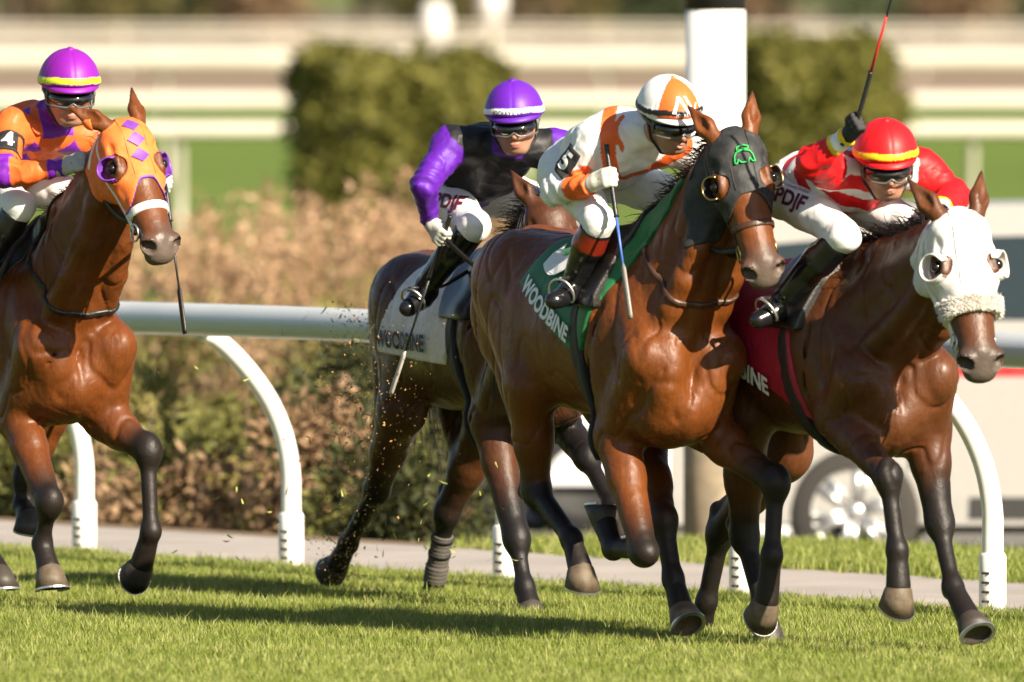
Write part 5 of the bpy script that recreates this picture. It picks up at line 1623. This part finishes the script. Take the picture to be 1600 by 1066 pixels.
        for i, (ff, dz) in enumerate(((0.0, .004), (.5, .0), (.93, -.010), (1.0, -.016), (.93, -.020), (.5, -.010), (0.0, -.006))):
            row = []
            for j in range(n + 1):
                t = R_(-82 + 164 * j / n)
                rr = ff * .026 * math.cos(t * .95) ** .7
                row.append(s.P(-.006 + (.120 + rr) * math.cos(t), (.106 + rr * .5) * math.sin(t), .040 + dz * .8 - .25 * rr))
            rows.append(row)
        v = [p - s.base for r_ in rows for p in r_]; f = []
        for i in range(len(rows) - 1):
            for j in range(n):
                f.append((i * (n + 1) + j, i * (n + 1) + j + 1, (i + 1) * (n + 1) + j + 1, (i + 1) * (n + 1) + j))
        pc = np.array(peakc if peakc is not None else (.3, .3, .3))
        me = mesh_obj("peak", v, f, M_CAP, s.helmet, attrs={'col': np.repeat(pc[None], len(v), 0)})
        # goggles
        G = s.fld([s.P(.06, 0, -.01)], .12, .0042)
        G.ell(s.P(.040, 0, -.014), np.array((.078, .086, .036)) * s.sc, .01, hr)
        G.ell(s.P(.062, 0, -.014), np.array((.060, .074, .034)) * s.sc, .01, hr)
        G.ell(s.P(.125, 0, -.046), np.array((.035, .017, .020)) * s.sc, .008, hr, sub=True)
        X, Y, Z = np.meshgrid(*[G.lo[k] + G.h * np.arange(G.n[k]) for k in range(3)], indexing='ij')
        Pn = np.stack([X, Y, Z], -1) - s.C
        a, b, c = Pn @ s.f / s.sc, Pn @ s.rt / s.sc, Pn @ s.u / s.sc
        G.a = smax(G.a, .022 - a, .006).astype(np.float32)
        g0 = G.a.copy()
        G.a = smax(g0, np.abs(c + .014 + .25 * np.clip(.02 - np.abs(b), 0, 1)) - .028, .006).astype(np.float32)
        V, Q = G.net(1)
        gg = s.obj("goggles", V, Q, M_LENS)
        mb = MB()
        ring = []
        for j in range(25):
            t = R_(-90 + 180 * j / 24)
            ring.append((math.cos(t), math.sin(t)))
        for hgt in (.016, -.040):
            pts = [s.P(.040 + .080 * cx, .088 * sy, hgt + (.016 * math.exp(-(sy / .14) ** 2) if hgt < 0 else 0)) - s.base for cx, sy in ring]
            mb.tube(pts, .0042 * s.sc, n=6)
        for d in (-1, 1):
            mb.tube([s.P(.04, d * .088, .016) - s.base, s.P(.038, d * .090, -.012) - s.base, s.P(.04, d * .088, -.040) - s.base], .0045 * s.sc, n=6)
            mb.tube([s.P(.035, d * .089, -.010) - s.base, s.P(-.02, d * .094, 0.0) - s.base, s.P(-.08, d * .085, .008) - s.base], .0085 * s.sc, n=6)
        mb.build("goggle_frame", M_FRAME, gg)
        # chin strap
        mb = MB()
        for d in (-1, 1):
            mb.tube([s.P(.0, d * .092, -.005) - s.base, s.P(.015, d * .080, -.07) - s.base, s.P(.040, d * .045, -.122) - s.base, s.P(.048, 0, -.130) - s.base], .0055 * s.sc, n=6)
        mb.build("chin_strap", M_LEATHER, s.e)
        mb = MB()
        return s
    def armband(s, sh, el, t, char, name="number_armband", up=None, tilt=0.0, wd=.075, hg=.105, out=None, size=.085):
        """numbered patch strapped round the upper arm"""
        ax = unit(el - sh); c = sh + (el - sh) * t
        out = unit(out - ax * out.dot(ax)); sd = np.cross(ax, out)
        G = s.fld([c], .12, .005)
        Gf, X, Y, Z = s.JF.resample(c - .13, c + .13, .0045)
        Pn = np.stack([X, Y, Z], -1) - c
        x, y, o = Pn @ sd, Pn @ ax, Pn @ out
        reg = np.maximum(np.maximum(np.abs(x) - wd / 2, np.abs(y) - hg / 2), -o)
        Gf.a = smax(Gf.a - .009, reg, .006).astype(np.float32)
        strap = np.maximum(Gf.a * 0 + np.abs(y + hg * .28) - .012, -1)
        V, Q = Gf.net(1)
        ab = s.obj(name, V, Q, M_BLACKCLOTH)
        Gs, X, Y, Z = s.JF.resample(c - .13, c + .13, .0045)
        Gs.a = smax(Gs.a - .005, np.maximum(np.minimum(np.abs(y - hg * .42) - .011, np.abs(y + hg * .42) - .009), np.linalg.norm(Pn - y[..., None] * ax, axis=-1) - .078), .003).astype(np.float32)
        V, Q = Gs.net(1)
        s.obj("arm_strap", V, Q, M_BLACKCLOTH, ab)
        v, f = text_mesh(char, size * 1.25, .004)
        P0 = c[None] + v[:, :1] * sd[None] * -1 + v[:, 1:2] * (-ax)[None] + out[None] * .2
        Pm = s.JF.march(P0, np.repeat(-out[None], len(P0), 0), .0115, .4)
        s.obj("number", Pm, f, M_WHITEPAINT, ab, smooth=False)
    def decal(s, name, FLD, org, ux, uy, dn, v, f, off, mat, parent):
        P0 = np.array(org)[None] + v[:, :1] * np.array(ux)[None] + v[:, 1:2] * np.array(uy)[None] - np.array(dn)[None] * .15
        Pm = FLD.march(P0, np.repeat(np.array(dn)[None], len(P0), 0), off, .35)
        return s.obj(name, Pm, f, mat, parent, smooth=False)
# ------------------------------------------------------------------ the four riders
def lin(r, g, b):
    f = lambda c: ((c / 255 + .055) / 1.055) ** 2.4 if c > 10 else c / 255 / 12.92
    return np.array([f(r), f(g), f(b)])
WHITE = np.array([.80, .80, .80]); BLACK = np.array([.010, .010, .012]); ORANGE = np.array([.80, .135, .025])
PURPLE = np.array([.10, .012, .34]); MAGENTA = np.array([.22, .010, .33]); RED = np.array([.66, .008, .012]); YELL = np.array([.85, .62, .02])
def paint(V, base): return np.repeat(np.array(base, float)[None], len(V), 0)
def sleeve(s, V):
    """(arm 0/1/2, along 0..2) for each vertex: 1 right arm, 2 left arm"""
    best = np.full(len(V), 9.0); arm = np.zeros(len(V), int); par = np.zeros(len(V))
    for i, (sh, el, wr) in enumerate(((s.sr, s.er, s.wr), (s.sl, s.el, s.wl))):
        d0, t0 = seg_dist(V, sh + (el - sh) * .12, el); d1, t1 = seg_dist(V, el, wr)
        for d, t, o in ((d0, t0, 0), (d1, t1, 1)):
            m = d < best; best[m] = d[m]; arm[m] = i + 1; par[m] = (t + o)[m]
    ax = [(V - s.sr) @ -s.tl, (V - s.sl) @ s.tl]
    tors = np.minimum(seg_dist(V, s.hip, s.neck)[0] - .10, 9)
    on = best < np.maximum(.085, 0)
    arm[~on] = 0
    return arm, par
def chestc(s, V):
    o = s.hip * .25 + s.neck * .75
    return (V - o) @ s.tl, (V - o) @ s.tu, (V - o) @ s.tf     # left, up, front
def mirror(p, a=0.0, l=0.0, z=0.0): return np.array([p[0] + a, -p[1] + l, p[2] + z])

def std_glove(c1, c2=None):
    def g(s, V, wr, hc):
        C = paint(V, c1)
        if c2 is not None:
            t = (V - wr) @ unit(hc - wr); C[t < .012] = c2
        return C
    return g
def std_boot(cols):
    def g(s, V, t):
        C = paint(V, cols[-1][1])
        for lim, c in reversed(cols): C[t < lim] = c
        return C
    return g

# --- rider of M : white silks with orange sash, number 5
J = M.J
hip = J(914, 264, -.07)
kr, ar, tr = J(936, 346, -.25), J(896, 445, -.28), J(867, 470, -.40)
rm = Rider(M, "jockey in white silks with orange sash, number 5 on the arm", ar + np.array([0, .28, -.1]), 1.08)
rm.pose(hip=hip, neck=J(1000, 205, -.08), C=J(1046, 183, -.06), sr=J(930, 222, -.22), sl=J(1078, 232, .15),
        er=J(868, 300, -.34), wr=J(922, 289, -.29), hr_=J(948, 277, -.26), el=J(1105, 305, .24), wl=J(1072, 335, .06), hl_=J(1080, 338, .0),
        hr=hip + np.array([.03, -.10, -.02]), hl=hip + np.array([.03, .12, -.02]), kr=kr, kl=mirror(kr, 0, .02), ar=ar, al=mirror(ar), tr=tr, tlf=mirror(tr), look=np.array((30, 20, 6)))
def silk(s, V):
    C = paint(V, WHITE); x, y, z = chestc(s, V); arm, par = sleeve(s, V)
    b = (np.abs(np.abs(x) - (.030 + .62 * (y + .05))) < .034) & (y > -.085) & (arm == 0)
    C[b] = ORANGE
    C[(np.abs(y - .115) < .009) & (x < -.06) & (x > -.20) & (arm == 0)] = ORANGE
    C[(arm > 0) & (par > 1.48)] = ORANGE
    return C
def cap(s, a, b, c):
    C = paint(a, WHITE); ang = np.degrees(np.arctan2(b, a + .006))
    C[(np.abs(ang - 10) < 40) & (c > .03)] = ORANGE
    low = LOW - .10 * np.clip(-a, 0, .2) - .25 * np.clip(np.abs(b) - .07, 0, 1) + .05 * np.clip(a, 0, .2)
    C[(np.abs(c - low - .022) < .010)] = BLACK
    return C
whip5 = (J(941, 226, -.26), J(979, 497, -.26))
rm.build(silk, lambda s, V: paint(V, WHITE), std_boot([(.16, BLACK), (.40, np.array([.20, .018, .008])), (9, BLACK)]), std_glove((.62, .60, .52), (.35, .34, .30)), cap,
         {'r': (whip5[0] - whip5[1], -1), 'l': ((0, .3, .9), -1)}, peakc=WHITE)

# --- rider of P : purple and black
J = Pp.J
hip = J(716, 290, -.15)
kr, ar, tr = J(742, 352, -.27), J(662, 452, -.38), J(638, 482, -.47)
rp = Rider(Pp, "jockey in purple silks with a black vest and purple cap, leaning over the brown horse", ar + np.array([0, .36, -.1]), 1.08)
rp.pose(hip=hip, neck=J(786, 224, -.14), C=J(804, 188, -.15), sr=J(706, 226, -.35), sl=J(866, 232, .08),
        er=J(664, 290, -.50), wr=J(671, 345, -.44), hr_=J(682, 364, -.43), el=J(885, 300, .16), wl=J(840, 335, -.02), hl_=J(845, 345, -.04),
        hr=hip + np.array([.03, -.10, -.02]), hl=hip + np.array([.03, .16, -.02]), kr=kr, kl=mirror(kr), ar=ar, al=mirror(ar), tr=tr, tlf=mirror(tr), look=np.array((-2, 12, 3)))
def silk(s, V):
    C = paint(V, PURPLE); x, y, z = chestc(s, V); arm, par = sleeve(s, V)
    C[(arm == 0) & (y > -.20) & (x < .185) & (x > -.25)] = BLACK * 1.2
    C[(arm == 0) & (y > .165) & (np.abs(x) < .07)] = PURPLE
    return C
def cap(s, a, b, c):
    C = paint(a, PURPLE * 1.15)
    low = LOW - .10 * np.clip(-a, 0, .2) - .25 * np.clip(np.abs(b) - .07, 0, 1) + .05 * np.clip(a, 0, .2)
    C[(np.abs(c - low - .022) < .0105)] = WHITE
    return C
whipP = (J(691, 336, -.43), J(598, 615, -.55))
rp.build(silk, lambda s, V: paint(V, WHITE * .95), std_boot([(.22, BLACK), (.52, np.array([.010, .014, .026])), (9, BLACK)]), std_glove((.55, .54, .50)), cap,
         {'r': (whipP[0] - whipP[1], -1), 'l': ((0, .3, .9), -1)}, peakc=PURPLE)

# --- rider of L : orange with purple diamonds, number 4
J = Lh.J
hip = J(-8, 275, -.06)
kr, ar, tr = J(32, 322, -.20), J(-18, 405, -.28), J(-30, 435, -.38)
rl = Rider(Lh, "jockey in orange silks with purple diamonds and purple cap, number 4 on the arm", ar + np.array([0, .28, -.1]), 1.12)
rl.pose(hip=hip, neck=J(78, 182, -.02), C=J(108, 141, -.01), sr=J(14, 205, -.22), sl=J(146, 214, .19),
        er=J(10, 272, -.32), wr=J(100, 263, -.12), hr_=J(124, 252, -.09), el=J(196, 246, .33), wl=J(236, 283, .37), hl_=J(253, 288, .37),
        hr=hip + np.array([.03, -.10, -.02]), hl=hip + np.array([.03, .12, -.02]), kr=kr, kl=mirror(kr, -.12), ar=ar, al=mirror(ar, -.34), tr=tr, tlf=mirror(tr, -.34), look=np.array((10, 13, 0)))
def silk(s, V):
    C = paint(V, ORANGE); x, y, z = chestc(s, V); arm, par = sleeve(s, V)
    pur = np.array([.16, .012, .36])
    for cx, cy in ((-.105, .10), (.085, .10), (-.085, -.03), (.075, -.03), (-.16, -.02)):
        C[(np.abs(x - cx) / .062 + np.abs(y - cy) / .056 < 1) & (arm == 0) & (z > -.05)] = pur
    C[(arm == 0) & (y > .17) & (np.abs(x) < .075)] = pur
    C[(arm > 0) & (par > .80) & (par < 1.10)] = pur
    C[(arm > 0) & (par > 1.74)] = pur
    return C
def cap(s, a, b, c):
    C = paint(a, MAGENTA)
    low = LOW - .10 * np.clip(-a, 0, .2) - .25 * np.clip(np.abs(b) - .07, 0, 1) + .05 * np.clip(a, 0, .2)
    C[(np.abs(c - low - .022) < .0115)] = np.array([.62, .72, .03])
    return C
whipL = (J(256, 262, .37), J(289, 516, .37))
rl.build(silk, lambda s, V: paint(V, WHITE), std_boot([(9, BLACK)]), std_glove((.50, .50, .50)), cap,
         {'r': ((.3, .2, .9), -1), 'l': (whipL[0] - whipL[1], -1)}, peakc=MAGENTA)

# --- rider of R : red and white hoops, whip raised
J = Rr.J
hip = J(1262, 292, -.09)
kr, ar, tr = J(1318, 368, -.18), J(1222, 472, -.30), J(1186, 500, -.41)
rr = Rider(Rr, "jockey in red and white hooped silks and red cap raising a whip overhead", ar + np.array([0, .30, -.1]), 1.10)
rr.pose(hip=hip, neck=J(1358, 272, -.01), C=J(1384, 253, -.025), sr=J(1296, 264, -.20), sl=J(1440, 266, .2),
        er=J(1268, 252, -.37), wr=J(1325, 212, -.30), hr_=J(1352, 184, -.28), el=J(1492, 305, .30), wl=J(1462, 335, .08), hl_=J(1462, 338, .0),
        hr=hip + np.array([.03, -.11, -.02]), hl=hip + np.array([.03, .15, -.02]), kr=kr, kl=mirror(kr), ar=ar, al=mirror(ar), tr=tr, tlf=mirror(tr), look=np.array((10, 19, 3)))
def silk(s, V):
    C = paint(V, WHITE); x, y, z = chestc(s, V); arm, par = sleeve(s, V)
    for y0 in (-.20, -.075, .045, .16): C[(arm == 0) & (np.abs(y - y0 + .25 * np.abs(x) - .02) < .031)] = RED
    C[arm > 0] = RED
    C[(arm == 0) & (x > .13) & (y > .02)] = RED
    C[(arm > 0) & (par > 1.62)] = WHITE
    C[(arm > 0) & (par > 1.62) & (par < 1.72)] = YELL; C[(arm > 0) & (par > 1.90)] = YELL
    return C
def cap(s, a, b, c):
    C = paint(a, RED)
    low = LOW - .10 * np.clip(-a, 0, .2) - .25 * np.clip(np.abs(b) - .07, 0, 1) + .05 * np.clip(a, 0, .2)
    C[(np.abs(c - low - .022) < .0105)] = YELL
    return C
whipR = (J(1352, 203, -.28), J(1412, -12, -.26))
rr.build(silk, lambda s, V: paint(V, WHITE), std_boot([(.30, BLACK), (9, BLACK)]), std_glove((.045, .045, .048), (.02, .02, .02)), cap,
         {'r': (whipR[1] - whipR[0], 1), 'l': ((0, .3, .9), -1)}, peakc=RED)
# ------------------------------------------------------------------ whips, reins, stirrups
def whip(run, label, grip, top, end, cols, handle=.26, pop=.14, poprad=.013):
    """from butt (top) to flap (end); grip lies on the line"""
    g = np.array(grip); top = np.array(top); end = np.array(end)
    d = unit(end - top); L = np.linalg.norm(end - top)
    c0 = g - d * ((g - top) @ d) if False else top
    base = top
    Pw = run.O + base[0] * run.HD + base[1] * run.LF + np.array([0, 0, base[2]])
    e = empty("riding_whip", tuple(Pw), run.rz, label, "whip")
    mats = [plain("whip_part", c, rough=.4, bmp=.2, bscale=200) for c in cols]
    P = lambda t: d * L * t
    mb = MB(); hl = handle / L
    k = 26
    mb.tube([P(hl * i / k) for i in range(k + 1)], [.0125 if i in (0, k) else .0098 + .0012 * (i % 3 == 0) for i in range(k + 1)], n=10)
    mb.build("handle", mats[0], e)
    mb = MB(); mb.tube([P(hl), P(hl + (1 - hl - pop / L) * .5), P(1 - pop / L)], [.0066, .0054, .005], n=8); mb.build("shaft", mats[1], e)
    mb = MB(); mb.tube([P(1 - pop / L - .01), P(1 - pop / L + .02), P(1 - .02), P(1)], [.007, poprad, poprad * 1.05, poprad * .9], n=10, flat=((0, 1, 0), .55)); mb.build("flap", mats[2], e)
    return e
def shift_to(grip, a, b):
    """slide the line a-b sideways so that it runs through the closed hand"""
    a = np.array(a); b = np.array(b); d = unit(b - a); off = (grip - a) - d * ((grip - a) @ d)
    return a + off, b + off
a, b = shift_to(rm.gr, *whip5)
whip(M, "blue and black whip with a grey flap in the hand of the rider in white", rm.gr, a, b, ((.012, .012, .013), (.06, .14, .50), (.22, .20, .18)), .30, .22, .016)
a, b = shift_to(rp.gr, *whipP)
whip(Pp, "long black whip with a silver flap held low by the rider in purple", rp.gr, a, b, ((.012, .012, .013), (.02, .02, .022), (.45, .42, .38)), .30, .20, .014)
a, b = shift_to(rr.gr, *whipR)
whip(Rr, "red whip with black handle raised above the red cap", rr.gr, a, b, ((.02, .02, .02), (.62, .02, .02), (.02, .02, .02)), .24, .12, .008)
a, b = shift_to(rl.gl, *whipL)
whip(Lh, "black whip hanging below the muzzle of the horse in orange hood", rl.gl, a, b, ((.012, .012, .013), (.02, .02, .02), (.016, .014, .013)), .22, .20, .016)

for rider, run, mat in ((rm, M, M_LEATHER), (rp, Pp, M_LEATHER), (rl, Lh, M_LEATHER), (rr, Rr, M_LEATHER)):
    for sd, g in ((-1, rider.gr), (1, rider.gl)):
        if rider in (rr, rm) and sd == -1: g = rider.gl + np.array([0, -.08, 0])
        b = run.bits[sd]
        mid = (b + g) / 2 + np.array([0, sd * .05, -.07])
        rein(run, [b, b * .75 + g * .25 + np.array([0, sd * .06, -.04]), mid, g * .8 + b * .2 + np.array([0, sd * .03, -.03]), g, g + np.array([-.05, -sd * .05, -.05])], mat)
    a, b = rider.gr, rider.gl
    for sd, an, to in ((-1, rider.ar, rider.tr), (1, rider.al, rider.tlf)):
        d = unit(to - an); ball = an + (to - an) * .62 + np.array([0, 0, -.005])
        lat = unit(np.cross(d, np.array([0, 0, 1.0]))); up = np.cross(lat, d)
        mb = MB(); arc = []
        for t in np.linspace(-35, 215, 18): arc.append(ball + lat * .056 * math.cos(R_(t)) + up * (.062 * math.sin(R_(t)) + .01))
        mb.tube(arc + [arc[0]], .006, n=6)
        st = mb.build("stirrup", M_STEEL, run.e)
        top = run.F.march(np.array([[-.10, sd * .8, run.wz - .16]]), np.array([[0, -sd * 1.0, 0]]), .036, 1.0)[0]
        mb = MB(); mb.tube(spline([ball + up * .07, (ball + top) / 2 + np.array([0, sd * .01, 0]), top], 10), .013, n=6, flat=((0, 1, 0), .3)); mb.build("stirrup_leather", M_LEATHER, run.e)

# number patches and lettering on the riders
rm.armband(rm.sr, rm.er, .48, "5", out=M.W2L([-.50, -.8, .35]), wd=.085, hg=.125)
rl.armband(rl.sr, rl.er, .52, "4", out=Lh.W2L([.02, -1, .12]), wd=.085, hg=.125)
rp.armband(rp.sr, rp.er, .45, "2", out=Pp.W2L([-.95, -.15, .35]), wd=.08, hg=.12) if False else None
def head_text(s, body, size, cc, mat, name, ang0=0.0, bold=.0):
    v, f = text_mesh(body, size * s.sc, bold)
    R = .135 * s.sc
    P0 = []
    for x, y in v:
        t = ang0 + x / R
        d = s.f * math.cos(t) - s.rt * math.sin(t)
        P0.append(s.C + s.u * (cc * s.sc + y) + d * .3)
    P0 = np.array(P0); D = s.C + s.u * (P0 - s.C).dot(s.u)[:, None] - P0
    D /= np.linalg.norm(D, axis=1)[:, None]
    s.obj(name, s.HF.march(P0, D, .0015, .4), f, mat, s.helmet, smooth=False)
head_text(rp, "JOCKEYS' GUILD", .024, LOW + .022, M_PRINTK, "band_lettering", 0.0)
head_text(rm, "JOCKEYS' GUILD", .017, LOW + .022, M_PRINT, "band_lettering", .12)
# slanted double-stroke emblem on the orange cap panel
for pl in ([(-.046, -.026), (-.034, -.026), (-.010, .030), (-.020, .030)], [(-.020, .030), (-.010, .030), (.022, -.026), (.010, -.026)], [(.006, .030), (.014, .030), (.044, -.026), (.034, -.026)], [(.044, -.026), (.034, -.026), (.052, .006), (.058, .006)]):
    q = np.array(pl); n_ = 8
    v = np.array([(q[0] * (1 - a) + q[1] * a) * (1 - b) + (q[3] * (1 - a) + q[2] * a) * b for b in np.linspace(0, 1, n_) for a in np.linspace(0, 1, 3)])
    f = [(i * 3 + j, i * 3 + j + 1, (i + 1) * 3 + j + 1, (i + 1) * 3 + j) for i in range(n_ - 1) for j in range(2)]
    P0 = []
    for x, y in v * rm.sc:
        t = .12 + x / (.135 * rm.sc); d = rm.f * math.cos(t) - rm.rt * math.sin(t)
        P0.append(rm.C + rm.u * (.088 * rm.sc + y) + rm.f * .23 + rm.rt * (.012 - x))
    P0 = np.array(P0); D = np.repeat(-rm.f[None], len(P0), 0); D /= np.linalg.norm(D, axis=1)[:, None]
    rm.obj("cap_emblem", rm.HF.march(P0, D, .0015, .9), f, M_PRINT, rm.helmet, smooth=False)
M_MAROON = plain("maroon_print", (.13, .006, .03), rough=.6)
def thigh_text(s, run, t, size, lines, side=-1, mat=M_MAROON, rot=0.0, view=(-.35, -.93, .1)):
    hp, kn = s.hr, s.kr; c = hp + (kn - hp) * t
    out = -run.W2L(view); ux = run.W2L([.93, -.35, 0]); ux = unit(ux - out * ux.dot(out)); uy = np.cross(ux, out) * -1
    if uy[2] < 0: uy = -uy
    cr, sr_ = math.cos(R_(rot)), math.sin(R_(rot)); ux, uy = ux * cr + uy * sr_, uy * cr - ux * sr_
    for body, sz, dy in lines:
        v, f = text_mesh(body, sz, .0028 if sz > .04 else 0)
        P0 = c[None] + v[:, :1] * ux[None] + (v[:, 1:2] + dy) * uy[None] - out[None] * .35
        s.obj("thigh_lettering", s.BF.march(P0, np.repeat(out[None], len(P0), 0), .003, .7), f, mat, s.breeches, smooth=False)
thigh_text(rr, Rr, .22, .1, (("PDJF", .085, 0), ("Permanently Disabled", .016, .052)), rot=-18)
thigh_text(rp, Pp, .45, .1, (("PDJF", .085, .02),), rot=-6, view=(-.3, -.9, .0))
# ------------------------------------------------------------------ turf kicked up behind the hooves
def debris():
    rng = random.Random(77)
    S, G = MB(), MB()
    def chip(mb, p, s):
        q = [np.array(p) + np.array([rng.gauss(0, 1) for _ in range(3)]) * s for _ in range(4)]
        mb.add(q, [(0, 1, 2), (0, 2, 3), (0, 3, 1), (1, 3, 2)])
    def bit(mb, p, Ln):
        a = unit([rng.gauss(0, 1) for _ in range(3)]); b = unit(np.cross(a, [rng.gauss(0, 1) for _ in range(3)])) * .0032; c = np.array([0, 0, -1.0]) * Ln * rng.uniform(.1, .4)
        p = np.array(p); q = [p - a * Ln / 2 - b, p - a * Ln / 2 + b, p - b + c * .3, p + b + c * .3, p + a * Ln / 2 + c * .2]
        mb.add(q, [(0, 1, 3, 2), (2, 3, 4)])
    for _ in range(1700):
        t = rng.random() ** 1.1; py = 470 + 440 * t; cx = 560 - 30 * t + rng.gauss(0, 34 - 14 * t); Y = 60.6 + rng.gauss(0, .25)
        chip(S, at_depth(cx, py, Y), rng.choice([.0014, .002, .003, .0042]) * rng.uniform(.7, 1.3))
    for _ in range(420):
        chip(S, at_depth(rng.gauss(600, 45), rng.gauss(640, 90), 59.6 + rng.gauss(0, .3)), rng.uniform(.0018, .004))
    for _ in range(120):
        py = rng.uniform(480, 900); bit(G, at_depth(rng.gauss(545, 45), py, 60.6 + rng.gauss(0, .3)), rng.uniform(.02, .07))
    for _ in range(60): bit(G, at_depth(rng.uniform(240, 700), rng.uniform(560, 900), 60.6 + rng.gauss(0, .4)), rng.uniform(.02, .06))
    for _ in range(26): bit(G, at_depth(rng.uniform(640, 900), rng.uniform(700, 900), 59.0 + rng.gauss(0, .3)), rng.uniform(.02, .05))
    for px, py, s in ((352, 846, .012), (545, 620, .014), (632, 500, .010), (540, 612, .012), (650, 510, .007), (565, 690, .012), (700, 505, .006)): chip(S, at_depth(px, py, 60.4), s)
    tag(S.build("flying_soil", plain("soil", (.34, .19, .075), rough=.9, var=.4), None, smooth=False), kind="stuff")
    tag(G.build("flying_grass", plain("torn_grass", (.34, .36, .09), rough=.7, var=.4), None, smooth=False), kind="stuff")
debris()
